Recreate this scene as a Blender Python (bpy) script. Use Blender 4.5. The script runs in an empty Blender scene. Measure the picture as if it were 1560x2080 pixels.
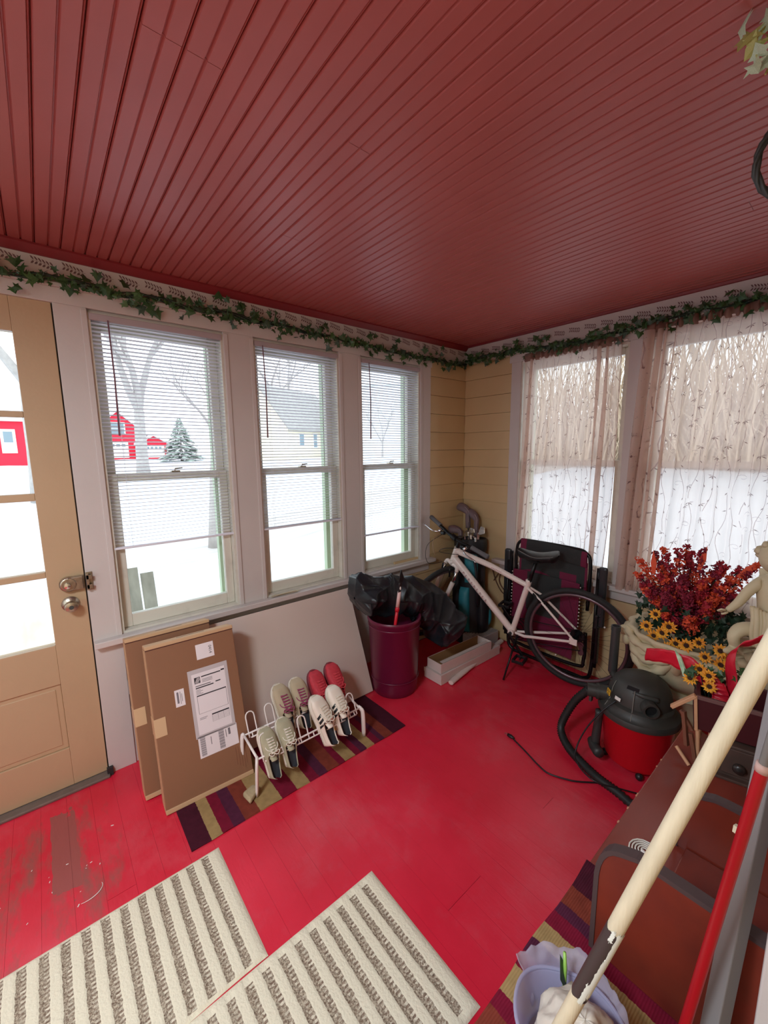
import bpy, bmesh, math, random
from mathutils import Vector, Matrix, noise
random.seed(7)
SC = bpy.context.scene
COL = SC.collection
V = Vector
PI = math.pi

def S(r, g, b):                       # 0-255 sRGB -> linear
    f = lambda c: (c / 255) / 12.92 if c / 255 <= .04045 else ((c / 255 + .055) / 1.055) ** 2.4
    return (f(r), f(g), f(b), 1)

# ------------------------------------------------------------------ camera
cam_d = bpy.data.cameras.new('camera')
cam = bpy.data.objects.new('camera', cam_d); COL.objects.link(cam)
cam_d.sensor_fit = 'HORIZONTAL'; cam_d.sensor_width = 36
cam_d.lens = 831.74 / 1560 * 36
cam_d.clip_start = .02; cam_d.clip_end = 300
_ya, _pi, _ro = -0.8761, -0.1493, -0.0106
_f = V((math.sin(_ya) * math.cos(_pi), math.cos(_ya) * math.cos(_pi), math.sin(_pi)))
_r = _f.cross(V((0, 0, 1))).normalized(); _u = _r.cross(_f)
_r2 = _r * math.cos(_ro) + _u * math.sin(_ro); _u2 = _u * math.cos(_ro) - _r * math.sin(_ro)
cam.matrix_world = Matrix(((_r2.x, _u2.x, -_f.x, 2.2802), (_r2.y, _u2.y, -_f.y, -2.7983), (_r2.z, _u2.z, -_f.z, 1.5663), (0, 0, 0, 1)))
SC.camera = cam

# ------------------------------------------------------------------ world, light, exposure
SC.view_settings.view_transform = 'Standard'; SC.view_settings.look = 'None'
SC.view_settings.exposure = 0.66; SC.view_settings.gamma = 1
SC.view_settings.use_curve_mapping = False
world = bpy.data.worlds.new('overcast_sky'); SC.world = world; world.use_nodes = True
wn = world.node_tree.nodes; wl = world.node_tree.links; wn.clear()
wo = wn.new('ShaderNodeOutputWorld'); bg = wn.new('ShaderNodeBackground')
tc = wn.new('ShaderNodeTexCoord'); sx = wn.new('ShaderNodeSeparateXYZ'); rp = wn.new('ShaderNodeValToRGB')
wl.new(tc.outputs['Generated'], sx.inputs[0]); wl.new(sx.outputs['Z'], rp.inputs[0])
rp.color_ramp.elements[0].position = 0; rp.color_ramp.elements[0].color = (.93, .96, 1, 1)
rp.color_ramp.elements[1].position = 1; rp.color_ramp.elements[1].color = (.80, .88, 1, 1)
wl.new(rp.outputs[0], bg.inputs[0]); bg.inputs[1].default_value = 1.9; wl.new(bg.outputs[0], wo.inputs[0])
cy = SC.cycles
cy.max_bounces = 9; cy.diffuse_bounces = 5; cy.glossy_bounces = 3; cy.transmission_bounces = 4; cy.transparent_max_bounces = 24
cy.sample_clamp_indirect = 6; cy.caustics_reflective = False; cy.caustics_refractive = False
cy.use_denoising = True

def portal(name, loc, rot, sx_, sy_):
    l = bpy.data.lights.new(name, 'AREA'); l.shape = 'RECTANGLE'; l.size = sx_; l.size_y = sy_
    o = bpy.data.objects.new(name, l); COL.objects.link(o); o.location = loc; o.rotation_euler = rot
    l.cycles.is_portal = True
for k, (a, b) in enumerate(((-2.575, -1.993), (-1.831, -1.269), (-1.098, -.539))):
    portal('window_portal', (-.16, (a + b) / 2, 1.43), (0, -PI / 2, 0), 1.5, b - a)
portal('door_portal', (-.12, -3.1, 1.39), (0, -PI / 2, 0), 1.35, .62)
portal('window_portal', (.885, .16, 1.44), (-PI / 2, 0, 0), .75, 1.5)
portal('window_portal', (1.78, .16, 1.44), (-PI / 2, 0, 0), .8, 1.5)
portal('rear_window_portal', (1.62, -4.46, 1.44), (PI / 2, 0, 0), 1.44, 1.5)
# cool fill light added behind the photographer to brighten the porch
ll = bpy.data.lights.new('added_fill_light', 'AREA'); ll.energy = 34; ll.shape = 'DISK'; ll.size = .5; ll.color = (.80, .92, 1)
lo = bpy.data.objects.new('added_fill_light', ll); COL.objects.link(lo); lo.location = (1.75, -3.6, 2.27)

# ------------------------------------------------------------------ materials
MATS = {}
def mat(name, col, rough=.6, metal=0, n=0, ns=20, bump=0, bs=60, col2=None, spec=.5, stretch=(1, 1, 1), nlo=.3, nhi=.7, detail=4):
    if name in MATS: return MATS[name]
    m = bpy.data.materials.new(name); m.use_nodes = True; nt = m.node_tree; N = nt.nodes; L = nt.links
    p = N['Principled BSDF']; p.inputs['Base Color'].default_value = col; p.inputs['Roughness'].default_value = rough
    p.inputs['Metallic'].default_value = metal; p.inputs['Specular IOR Level'].default_value = spec
    if n or bump or col2:
        t = N.new('ShaderNodeTexCoord'); mp = N.new('ShaderNodeMapping'); mp.inputs['Scale'].default_value = stretch
        L.new(t.outputs['Object'], mp.inputs[0])
    if n or col2:
        z = N.new('ShaderNodeTexNoise'); z.inputs['Scale'].default_value = ns; z.inputs['Detail'].default_value = detail
        L.new(mp.outputs[0], z.inputs['Vector'])
        r = N.new('ShaderNodeValToRGB'); r.color_ramp.elements[0].position = nlo; r.color_ramp.elements[1].position = nhi
        c2 = col2 or tuple(c * (1 - n) for c in col[:3]) + (1,)
        r.color_ramp.elements[0].color = c2; r.color_ramp.elements[1].color = col
        L.new(z.outputs['Fac'], r.inputs[0]); L.new(r.outputs[0], p.inputs['Base Color'])
    if bump:
        z = N.new('ShaderNodeTexNoise'); z.inputs['Scale'].default_value = bs; z.inputs['Detail'].default_value = 3
        L.new(mp.outputs[0], z.inputs['Vector'])
        b = N.new('ShaderNodeBump'); b.inputs['Strength'].default_value = bump; b.inputs['Distance'].default_value = .01
        L.new(z.outputs['Fac'], b.inputs['Height']); L.new(b.outputs[0], p.inputs['Normal'])
    MATS[name] = m
    return m

def glass_mat():
    m = bpy.data.materials.new('window_glass'); m.use_nodes = True; N = m.node_tree.nodes; L = m.node_tree.links; N.clear()
    o = N.new('ShaderNodeOutputMaterial'); t = N.new('ShaderNodeBsdfTransparent'); t.inputs[0].default_value = (.93, .96, .95, 1)
    g = N.new('ShaderNodeBsdfGlossy'); g.inputs['Roughness'].default_value = .03
    lw = N.new('ShaderNodeLayerWeight'); lw.inputs[0].default_value = .12
    mx = N.new('ShaderNodeMixShader'); L.new(lw.outputs['Fresnel'], mx.inputs[0]); L.new(t.outputs[0], mx.inputs[1]); L.new(g.outputs[0], mx.inputs[2])
    L.new(mx.outputs[0], o.inputs[0]); return m

def sheer_mat(name, col, trans, tl=.6):
    m = bpy.data.materials.new(name); m.use_nodes = True; N = m.node_tree.nodes; L = m.node_tree.links; N.clear()
    o = N.new('ShaderNodeOutputMaterial'); t = N.new('ShaderNodeBsdfTransparent')
    d = N.new('ShaderNodeBsdfDiffuse'); d.inputs[0].default_value = col
    u = N.new('ShaderNodeBsdfTranslucent'); u.inputs[0].default_value = col
    a = N.new('ShaderNodeMixShader'); a.inputs[0].default_value = tl; L.new(d.outputs[0], a.inputs[1]); L.new(u.outputs[0], a.inputs[2])
    b = N.new('ShaderNodeMixShader'); b.inputs[0].default_value = trans; L.new(a.outputs[0], b.inputs[1]); L.new(t.outputs[0], b.inputs[2])
    L.new(b.outputs[0], o.inputs[0]); return m

def math_node(N, L, op, a, b=None, c=None):
    x = N.new('ShaderNodeMath'); x.operation = op
    for i, v in enumerate((a, b, c)):
        if v is None: continue
        if isinstance(v, (int, float)): x.inputs[i].default_value = v
        else: L.new(v, x.inputs[i])
    return x.outputs[0]

# ------------------------------------------------------------------ mesh helpers
ORG = {}
class MB:
    def __init__(s): s.v = []; s.f = []; s.mi = []; s.m = 0
    def add(s, vs, fs):
        o = len(s.v); s.v += [V(p) for p in vs]
        for f in fs: s.f.append([i + o for i in f]); s.mi.append(s.m)
        return s
    def box(s, c, d, R=None):
        c = V(c); h = V(d) / 2; pts = []
        for x in (-1, 1):
            for y in (-1, 1):
                for z in (-1, 1):
                    p = V((x * h.x, y * h.y, z * h.z)); p = R @ p if R else p; pts.append(c + p)
        return s.add(pts, [(0, 1, 3, 2), (4, 6, 7, 5), (0, 4, 5, 1), (2, 3, 7, 6), (0, 2, 6, 4), (1, 5, 7, 3)])
    def bb(s, x0, x1, y0, y1, z0, z1):
        return s.box(((x0 + x1) / 2, (y0 + y1) / 2, (z0 + z1) / 2), (abs(x1 - x0), abs(y1 - y0), abs(z1 - z0)))
    def beam(s, a, b, w, t, up=(0, 0, 1)):
        a, b = V(a), V(b); d = (b - a); L = d.length; d.normalize(); u = V(up)
        sd = d.cross(u)
        if sd.length < 1e-4: sd = d.cross(V((1, 0, 0)))
        sd.normalize(); u = sd.cross(d)
        R = Matrix((d, sd, u)).transposed()
        return s.box((a + b) / 2, (L, w, t), R)
    def tube(s, pts, r, n=8, closed=False, caps=True, flat=1.0):
        pts = [V(p) for p in pts]; K = len(pts); rs = r if isinstance(r, (list, tuple)) else [r] * K
        base = len(s.v); prev = None
        for i, p in enumerate(pts):
            if closed: t = pts[(i + 1) % K] - pts[i - 1]
            else: t = pts[min(i + 1, K - 1)] - pts[max(i - 1, 0)]
            if t.length < 1e-9: t = V((0, 0, 1))
            t.normalize()
            if prev is None:
                a = t.cross(V((0, 0, 1)))
                if a.length < .05: a = t.cross(V((1, 0, 0)))
                a.normalize()
            else:
                a = prev - t * prev.dot(t)
                if a.length < 1e-6: a = t.orthogonal()
                a.normalize()
            prev = a; b = t.cross(a)
            for k in range(n):
                th = 2 * PI * k / n
                s.v.append(p + (a * math.cos(th) + b * math.sin(th) * flat) * rs[i])
        for i in range(K if closed else K - 1):
            for k in range(n):
                q = base + i * n + k; q2 = base + i * n + (k + 1) % n
                j = base + ((i + 1) % K) * n + k; j2 = base + ((i + 1) % K) * n + (k + 1) % n
                s.f.append([q, q2, j2, j]); s.mi.append(s.m)
        if caps and not closed:
            s.f.append([base + k for k in range(n)][::-1]); s.mi.append(s.m)
            s.f.append([base + (K - 1) * n + k for k in range(n)]); s.mi.append(s.m)
        return s
    def lathe(s, prof, c=(0, 0, 0), n=24, Mx=None, a0=0, a1=2 * PI, fn=None):
        full = abs(a1 - a0 - 2 * PI) < 1e-6; base = len(s.v); c = V(c); nn = n if full else n + 1
        for (r, z) in prof:
            for k in range(nn):
                th = a0 + (a1 - a0) * k / n
                rr = r * (fn(th, z) if fn else 1)
                p = V((rr * math.cos(th), rr * math.sin(th), z)); p = Mx @ p if Mx else p
                s.v.append(c + p)
        for i in range(len(prof) - 1):
            for k in range(n):
                k2 = (k + 1) % nn if full else k + 1
                s.f.append([base + i * nn + k, base + i * nn + k2, base + (i + 1) * nn + k2, base + (i + 1) * nn + k]); s.mi.append(s.m)
        return s
    def ball(s, c, r, n=10, m=6, sc=(1, 1, 1), R=None, nz=0, nf=3):
        base = len(s.v); c = V(c)
        for i in range(m + 1):
            ph = PI * i / m
            for k in range(n):
                th = 2 * PI * k / n
                p = V((math.sin(ph) * math.cos(th), math.sin(ph) * math.sin(th), math.cos(ph)))
                q = V((p.x * sc[0], p.y * sc[1], p.z * sc[2])) * r
                if nz: q *= 1 + nz * noise.noise(p * nf + c * 3)
                if R: q = R @ q
                s.v.append(c + q)
        for i in range(m):
            for k in range(n):
                s.f.append([base + i * n + k, base + (i + 1) * n + k, base + (i + 1) * n + (k + 1) % n, base + i * n + (k + 1) % n]); s.mi.append(s.m)
        return s
    def grid(s, fn, nu, nv, cu=False):
        base = len(s.v); W = nu if cu else nu + 1
        for j in range(nv + 1):
            for i in range(W): s.v.append(V(fn(i / nu, j / nv)))
        for j in range(nv):
            for i in range(nu):
                i2 = (i + 1) % W
                s.f.append([base + j * W + i, base + j * W + i2, base + (j + 1) * W + i2, base + (j + 1) * W + i]); s.mi.append(s.m)
        return s
    def poly(s, pts): return s.add(pts, [list(range(len(pts)))])
    def prism(s, pts, off):
        pts = [V(p) for p in pts]; off = V(off); n = len(pts)
        return s.add(pts + [p + off for p in pts], [list(range(n))[::-1], list(range(n, 2 * n))] + [(i, (i + 1) % n, n + (i + 1) % n, n + i) for i in range(n)])
    def mesh(s, name, org, mats, smooth=False):
        me = bpy.data.meshes.new(name); me.from_pydata([tuple(p - org) for p in s.v], [], s.f)
        for m in (mats if isinstance(mats, (list, tuple)) else [mats]): me.materials.append(m)
        if any(s.mi): me.polygons.foreach_set('material_index', s.mi)
        if smooth: me.polygons.foreach_set('use_smooth', [True] * len(me.polygons))
        me.update()
        return me
    def build(s, name, m, parent=None, smooth=False, bevel=0, solid=0, sub=0, label=None, kind=None, tag=None, auto=None, org=None):
        if parent is not None: org = ORG[parent.name]
        elif org is None:
            xs = [p.x for p in s.v]; ys = [p.y for p in s.v]; zs = [p.z for p in s.v]
            org = V(((min(xs) + max(xs)) / 2, (min(ys) + max(ys)) / 2, min(zs)))
        me = s.mesh(name, org, m, smooth)
        bm = bmesh.new(); bm.from_mesh(me); bmesh.ops.recalc_face_normals(bm, faces=bm.faces); bm.to_mesh(me); bm.free()
        if auto:
            me.set_sharp_from_angle(angle=math.radians(auto))
        o = bpy.data.objects.new(name, me); COL.objects.link(o)
        if parent is not None: o.parent = parent
        else: o.location = org
        ORG[o.name] = org
        if solid:
            q = o.modifiers.new('thick', 'SOLIDIFY'); q.thickness = solid; q.offset = 0
        if bevel:
            q = o.modifiers.new('bevel', 'BEVEL'); q.width = bevel; q.segments = 2; q.limit_method = 'ANGLE'
        if sub:
            q = o.modifiers.new('sub', 'SUBSURF'); q.levels = sub; q.render_levels = sub
        if label: o['label'] = label
        if kind: o['kind'] = kind
        if tag:
            o['label'] = tag[0]; o['category'] = tag[1]
            if len(tag) > 2: o['group'] = tag[2]
        return o

def thing(name, label, cat, loc, group=None, kind=None):
    o = bpy.data.objects.new(name, None); COL.objects.link(o); o.location = loc; o.empty_display_size = .1
    ORG[o.name] = V(loc)
    if label: o['label'] = label
    if cat: o['category'] = cat
    if group: o['group'] = group
    if kind: o['kind'] = kind
    return o
def copy_tree(o, parent=None, loc=None, rot=None, label=None):
    c = o.copy(); COL.objects.link(c)
    if parent: c.parent = parent
    if loc is not None: c.location = loc
    if rot is not None: c.rotation_euler = rot
    if label: c['label'] = label
    for ch in list(o.children): copy_tree(ch, c)
    return c
def inst(src_mesh, name, parent, mw):
    o = bpy.data.objects.new(name, src_mesh); COL.objects.link(o)
    o.parent = parent; o.matrix_local = mw
    ORG[o.name] = ORG[parent.name]
    return o
def smoothpath(pts, n=6):
    pts = [V(p) for p in pts]; out = []
    for i in range(len(pts) - 1):
        p0 = pts[max(i - 1, 0)]; p1 = pts[i]; p2 = pts[i + 1]; p3 = pts[min(i + 2, len(pts) - 1)]
        for k in range(n):
            t = k / n
            out.append(.5 * ((2 * p1) + (p2 - p0) * t + (2 * p0 - 5 * p1 + 4 * p2 - p3) * t * t + (3 * p1 - p0 - 3 * p2 + p3) * t ** 3))
    out.append(pts[-1]); return out
def text_mb(txt, size, Mx, mb=None):
    c = bpy.data.curves.new('t', 'FONT'); c.body = txt; c.size = size; c.extrude = .0002; c.align_x = 'CENTER'; c.align_y = 'CENTER'
    o = bpy.data.objects.new('t', c); COL.objects.link(o)
    dg = bpy.context.evaluated_depsgraph_get(); me = bpy.data.meshes.new_from_object(o.evaluated_get(dg))
    mb = mb or MB()
    mb.add([Mx @ v.co for v in me.vertices], [list(p.vertices) for p in me.polygons])
    bpy.data.objects.remove(o); bpy.data.curves.remove(c); bpy.data.meshes.remove(me)
    return mb

GLASS = glass_mat()
M_trim = mat('white_trim_paint', S(204, 195, 191), .5, n=.06, ns=3, bump=.05, bs=40)
M_trim2 = mat('old_sash_paint', S(214, 210, 198), .5, n=.15, ns=14, bump=.1, bs=50, nlo=.25, nhi=.5)
M_green = mat('green_storm_frame', S(190, 204, 178), .6)
M_tan = mat('tan_siding_paint', S(206, 180, 136), .5, n=.05, ns=5, bump=.05, bs=30)
M_door = mat('tan_door_paint', S(190, 160, 126), .5, n=.08, ns=2.5, bump=.05, bs=60)
M_chrome = mat('chrome', (.75, .75, .75, 1), .2, 1)
M_oldmetal = mat('tarnished_metal', S(190, 178, 160), .3, .9, n=.3, ns=60)
M_black = mat('black_plastic', S(26, 26, 28), .42)
M_blackm = mat('black_metal', S(18, 18, 20), .35, .3)
M_white = mat('white_enamel', S(235, 228, 222), .3)
M_blind = mat('white_blind', S(228, 230, 240), .45)
M_leafd = mat('dark_ivy_leaf', S(38, 72, 42), .45, col2=S(62, 96, 52), ns=9)
M_leafd2 = mat('ivy_leaf_light', S(70, 108, 48), .45, col2=S(44, 82, 50), ns=9)
M_leafd3 = mat('ivy_leaf_dusty', S(84, 108, 92), .5, col2=S(34, 66, 48), ns=9)
M_vine = mat('vine_green', S(24, 44, 32), .6)

# ================================================================== STRUCTURE
def floor_mat():
    m = bpy.data.materials.new('red_floor_paint'); m.use_nodes = True; N = m.node_tree.nodes; L = m.node_tree.links
    p = N['Principled BSDF']
    g = N.new('ShaderNodeNewGeometry'); sp = N.new('ShaderNodeSeparateXYZ'); L.new(g.outputs['Position'], sp.inputs[0])
    def nz(scale, det, st=(1, 1, 1), rough=.6):
        mp = N.new('ShaderNodeMapping'); mp.inputs['Scale'].default_value = st; L.new(g.outputs['Position'], mp.inputs[0])
        z = N.new('ShaderNodeTexNoise'); z.inputs['Scale'].default_value = scale; z.inputs['Detail'].default_value = det; z.inputs['Roughness'].default_value = rough
        L.new(mp.outputs[0], z.inputs['Vector']); return z.outputs['Fac']
    # worn-through patches near the door: distance from (0.55,-3.0)
    dx = math_node(N, L, 'MULTIPLY', math_node(N, L, 'SUBTRACT', sp.outputs[0], .45), 1.25)
    dy = math_node(N, L, 'MULTIPLY', math_node(N, L, 'SUBTRACT', sp.outputs[1], -3.0), 1.5)
    d2 = math_node(N, L, 'ADD', math_node(N, L, 'MULTIPLY', dx, dx), math_node(N, L, 'MULTIPLY', dy, dy))
    fall = math_node(N, L, 'MULTIPLY', d2, -.55)
    pat = math_node(N, L, 'ADD', nz(5, 6, (.55, 1.6, 1), .68), fall)
    r = N.new('ShaderNodeValToRGB'); r.color_ramp.elements[0].position = .42; r.color_ramp.elements[1].position = .60
    L.new(pat, r.inputs[0])
    # the worn strip of one board
    sy = math_node(N, L, 'ABSOLUTE', math_node(N, L, 'SUBTRACT', sp.outputs[1], -2.88))
    sx2 = math_node(N, L, 'ABSOLUTE', math_node(N, L, 'SUBTRACT', sp.outputs[0], .36))
    st = math_node(N, L, 'MULTIPLY', math_node(N, L, 'LESS_THAN', math_node(N, L, 'ADD', sy, math_node(N, L, 'MULTIPLY', nz(14, 3), .02)), .052), math_node(N, L, 'LESS_THAN', math_node(N, L, 'ADD', sx2, math_node(N, L, 'MULTIPLY', nz(9, 4), .25)), .34))
    wear = math_node(N, L, 'MAXIMUM', r.outputs[0], math_node(N, L, 'MULTIPLY', st, .85))
    mx = N.new('ShaderNodeMix'); mx.data_type = 'RGBA'; L.new(math_node(N, L, 'MULTIPLY', wear, .88), mx.inputs[0])
    r2 = N.new('ShaderNodeValToRGB'); r2.color_ramp.elements[0].position = .3; r2.color_ramp.elements[1].position = .72
    r2.color_ramp.elements[0].color = S(206, 28, 52); r2.color_ramp.elements[1].color = S(226, 46, 70)
    L.new(nz(2.2, 5), r2.inputs[0])
    # pale scuffs, strengthened so their colour also paints in window haze
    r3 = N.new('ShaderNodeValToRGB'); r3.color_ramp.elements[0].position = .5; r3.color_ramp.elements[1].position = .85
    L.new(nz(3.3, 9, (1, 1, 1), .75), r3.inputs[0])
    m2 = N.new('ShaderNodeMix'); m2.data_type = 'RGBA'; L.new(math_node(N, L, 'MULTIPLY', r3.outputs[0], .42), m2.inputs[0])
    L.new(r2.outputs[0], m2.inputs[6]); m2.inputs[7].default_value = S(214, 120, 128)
    L.new(m2.outputs[2], mx.inputs[6]); mx.inputs[7].default_value = S(132, 88, 80)
    L.new(mx.outputs[2], p.inputs['Base Color'])
    rr = N.new('ShaderNodeMapRange'); rr.inputs[3].default_value = .22; rr.inputs[4].default_value = .42; L.new(nz(6, 5), rr.inputs[0])
    L.new(math_node(N, L, 'ADD', rr.outputs[0], math_node(N, L, 'MULTIPLY', wear, .2)), p.inputs['Roughness'])
    b = N.new('ShaderNodeBump'); b.inputs['Strength'].default_value = .15; b.inputs['Distance'].default_value = .01
    L.new(nz(24, 4, (.3, 1, 1)), b.inputs['Height']); L.new(b.outputs[0], p.inputs['Normal'])
    return m
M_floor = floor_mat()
M_floorgap = mat('floor_gap', S(150, 16, 34), .7)
XR, YR = 2.45, -4.4          # house wall, rear wall
fl = MB().bb(-.05, XR, YR, .05, -.06, -.004).build('floor', M_floorgap, kind='structure')
w = .0895; y = 0.0; k = 0
random.seed(3)
while y > YR:
    y1 = max(y - w, YR); cut = random.choice((None, None, None, .9, 1.5, None, None, .7, None))
    segs = [(-.0, XR)] if cut is None else [(0, cut - .0006), (cut + .0006, XR)]
    for a, b in segs:
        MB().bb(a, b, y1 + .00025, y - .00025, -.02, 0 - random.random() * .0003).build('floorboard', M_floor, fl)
    y = y1
# ceiling
M_ceil = mat('red_ceiling_paint', S(176, 88, 84), .45, n=.10, ns=3, bump=.03, bs=30)
H = 2.4
ce = MB().bb(-.05, XR, YR, .05, H + .014, H + .05).build('ceiling', M_ceil, kind='structure')
w = .0825; y = 0.0
random.seed(5); k = 0
def ceil_board(a, b, y0, y1):
    # cross-section of double-bead board: two flats with a bead groove in the middle and at the edge
    g = .0032
    ym = (y0 + y1) / 2
    prof = [(y0, 0.012), (y0, .006), (y0 + g, .0), (ym - g * 1.3, 0), (ym - g * .7, .005), (ym, .0055), (ym + g * .6, .0035), (ym + g * 1.2, 0), (y1 - g * 2.2, 0), (y1 - g * 1.7, .004), (y1 - g, .001), (y1 - g * .3, .006), (y1, .012)]
    mb = MB(); n = len(prof)
    mb.v = [V((a, p[0], H + p[1])) for p in prof] + [V((b, p[0], H + p[1])) for p in prof]
    mb.f = [[i, i + 1, n + i + 1, n + i] for i in range(n - 1)] + [list(range(n)), list(range(n, 2 * n))]; mb.mi = [0] * len(mb.f)
    return mb
while y > YR:
    y1 = y - w
    cut = 1.26 if k in (24, 30, 29) else random.choice((None,) * 14 + (.7, 1.9))
    segs = [(0, XR)] if cut is None else [(0, cut - .0007), (cut + .0007, XR)]
    for a, b in segs:
        ceil_board(a, b, y1 + .0004, y - .0004).build('ceiling_board', M_ceil, ce)
    y = y1; k += 1

def wall_with_holes(name, axis, c0, c1, lo, hi, zlo, zhi, holes, m, label=None):
    # wall slab between c0..c1 on its normal axis; holes = (a0,a1,z0,z1) sorted along the wall
    mb = MB(); cur = lo
    def seg(a, b, z0, z1):
        if b - a < 1e-4 or z1 - z0 < 1e-4: return
        if axis == 'x': mb.bb(c0, c1, a, b, z0, z1)
        else: mb.bb(a, b, c0, c1, z0, z1)
    for a, b, z0, z1 in holes:
        seg(cur, a, zlo, zhi); seg(a, b, zlo, z0); seg(a, b, z1, zhi); cur = b
    seg(cur, hi, zlo, zhi)
    return mb.build(name, m, kind='structure')
WA = [(-2.575, -1.993), (-1.831, -1.269), (-1.098, -.539)]
Z0, Z1 = .695, 2.177
wl_ = wall_with_holes('wall_left', 'x', -.14, -.012, YR, .14, -.3, H + .06, [(-3.53, -2.69, -.02, 2.2)] + [(a, b, Z0, Z1) for a, b in WA], M_trim)
WB = [(.53, 1.255), (1.37, 2.2)]
wr_ = wall_with_holes('wall_right', 'y', .012, .14, -.012, XR + .1, -.3, H + .06, [(a, b, Z0, 2.197) for a, b in WB], M_tan)
wh_ = MB().bb(XR, XR + .1, YR, .14, -.3, H + .06).build('wall_house', M_tan, kind='structure')
wb_ = wall_with_holes('wall_rear', 'y', YR - .1, YR, -.14, XR + .1, -.3, H + .06, [(.9, 2.35, .7, 2.18)], M_trim)
# roof soffit outside so no sky leaks
MB().bb(-.55, XR + .3, YR - .5, .5, H + .06, H + .12).build('trim_10', M_trim, kind='structure')

# lap siding boards: corner part of left wall and all of right wall
def siding_strip(axis, a, b, z0, z1, parent):
    # each board: wedge, bottom edge proud
    t0, t1 = .012, .003
    h = z1 - z0 + .0
    if axis == 'x':
        pr = [(-.012, a, z0), (t0 - .0, a, z0), (t1, a, z1), (-.012, a, z1)]; off = (0, b - a, 0)
    else:
        pr = [(a, .012, z0), (a, -t0, z0), (a, -t1, z1), (a, .012, z1)]; off = (b - a, 0, 0)
    MB().prism(pr, off).build('siding_board', M_tan, parent)
zl = [i * .1405 + .02 for i in range(0, 17)]
for i in range(len(zl)):
    z0, z1 = zl[i], min(zl[i] + .1385, 2.24)
    if z0 > 2.2: break
    siding_strip('x', -.425 if z0 > .6 else -.8, 0.0, z0, z1, wl_)
    siding_strip('y', 0.01, .458, z0, z1, wr_) if z0 > .55 else siding_strip('y', 0.01, XR, z0, min(z1, .62), wr_)
# painted boards below the left windows
for (a, b, z0, z1) in ((-2.66, -.8, .545, .62), (-2.66, -.8, .28, .543), (-2.66, -.8, .0, .278)):
    MB().bb(-.012, .004, a, b, z0, z1).build('wall_board', M_trim, wl_, bevel=.002)
M_dark = mat('dark_slot', S(60, 62, 60), .6)
slot = thing('mail_slot', 'small oval mail slot with raised plate low on wall beside the boxes', 'mail slot', (0.004, -2.575, .40))
MB().bb(.004, .010, -2.64, -2.49, .375, .45).build('plate', M_trim, slot, bevel=.002)
MB().lathe([(0, 0), (.017, 0), (.017, .002)], (0.010, -2.55, .412), 16, Matrix.Rotation(PI / 2, 3, 'Y')).bb(.010, .012, -2.55, -2.515, .395, .429).build('opening', M_dark, slot)

# --- trim pieces on the left wall
def trim(n, *boxes, m=None, bevel=.002):
    mb = MB()
    for bx in boxes: mb.bb(*bx)
    return mb.build('trim_%d' % n, m or M_trim, kind='structure', bevel=bevel)
t1 = trim(1, (-.012, .012, YR, -3.53, 0, 2.19), (-.012, .012, -2.69, -2.575, 0, 2.19), (-.012, .012, -1.993, -1.831, Z0, 2.19), (-.012, .012, -1.269, -1.098, Z0, 2.19), (-.012, .012, -.539, -.425, Z0, 2.19), (-.012, .012, YR, -.41, 2.19, 2.252))
for (a, b) in ((-1.993, -1.831), (-1.269, -1.098)):     # thin stop mouldings on the mullions
    MB().bb(.012, .018, a + .0, a + .022, Z0, 2.18).bb(.012, .018, b - .022, b, Z0, 2.18).build('stop_moulding', M_trim, t1, bevel=.002)
MB().bb(.012, .018, -2.597, -2.575, Z0, 2.18).bb(.012, .018, -.539, -.517, Z0, 2.18).build('stop_moulding', M_trim, t1, bevel=.002)
t2 = trim(2, (-.012, .055, -2.69, -.395, .665, .695), bevel=.004)     # stool / sill
t3 = trim(3, (-.012, .016, -1.2, -.44, .60, .665))     # apron
t4 = trim(4, (-.012, .026, YR, -.012, 2.252, 2.268), (-.012, .004, YR, 0, 2.268, H))   # ledge + frieze left
M_red = mat('red_crown_paint', S(128, 30, 36), .45, n=.08, ns=4)
t5 = MB().prism([(0, YR, H), (.034, YR, H), (.034, YR, H - .008), (.012, YR, H - .036), (0, YR, H - .036)], (0, -YR, 0)).prism([(0, 0, H), (0, -.018, H), (0, -.014, H - .012), (0, 0, H - .016)], (XR, 0, 0)).build('trim_5', M_red, kind='structure')
# right wall trim
t6 = trim(6, (.45, .53, -.014, .012, .67, 2.2), (1.255, 1.37, -.014, .012, .67, 2.2), (2.2, XR, -.014, .012, .67, 2.2), (.43, XR, -.014, .012, 2.2, 2.255))
t7 = trim(7, (.36, XR, -.07, .012, .66, .69), (.40, XR, -.018, .012, .59, .66), bevel=.004)
t8 = trim(8, (0.004, XR, -.03, .012, 2.255, 2.27), (.004, XR, -.004, .012, 2.27, H))
# stencilled leaf border on both friezes (flat paint)
M_sten = mat('stencil_brown', S(112, 84, 84), .7)
def stencil(parent, fr, start, end):
    mb = MB(); u = start; k = 0
    while u < end:
        L = .078
        def pt(t, dv): return fr(u + t * L, 2.338 + .0055 * math.cos(t * PI * 1.15) + dv)
        for i in range(12):
            t0, t1_ = i / 12, (i + 1) / 12
            mb.poly([pt(t0, -.0006), pt(t1_, -.0006), pt(t1_, .0006), pt(t0, .0006)])
        for i in range(6):
            t = .08 + i * .155
            for sgn in (-1, 1):
                def q(a, b): return pt(t + a, sgn * b)
                mb.poly([q(.02, .0012), q(.045, .006), q(-.02, .0135), q(-.105, .0150), q(-.065, .0065)])
        u += .1015; k += 1
    mb.build('stencil_pattern', M_sten, parent)
stencil(t4, lambda u, z: (.0046, u, z), -3.35, -.06)
stencil(t8, lambda u, z: (u, -.0046, z), .06, 2.4)
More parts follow.
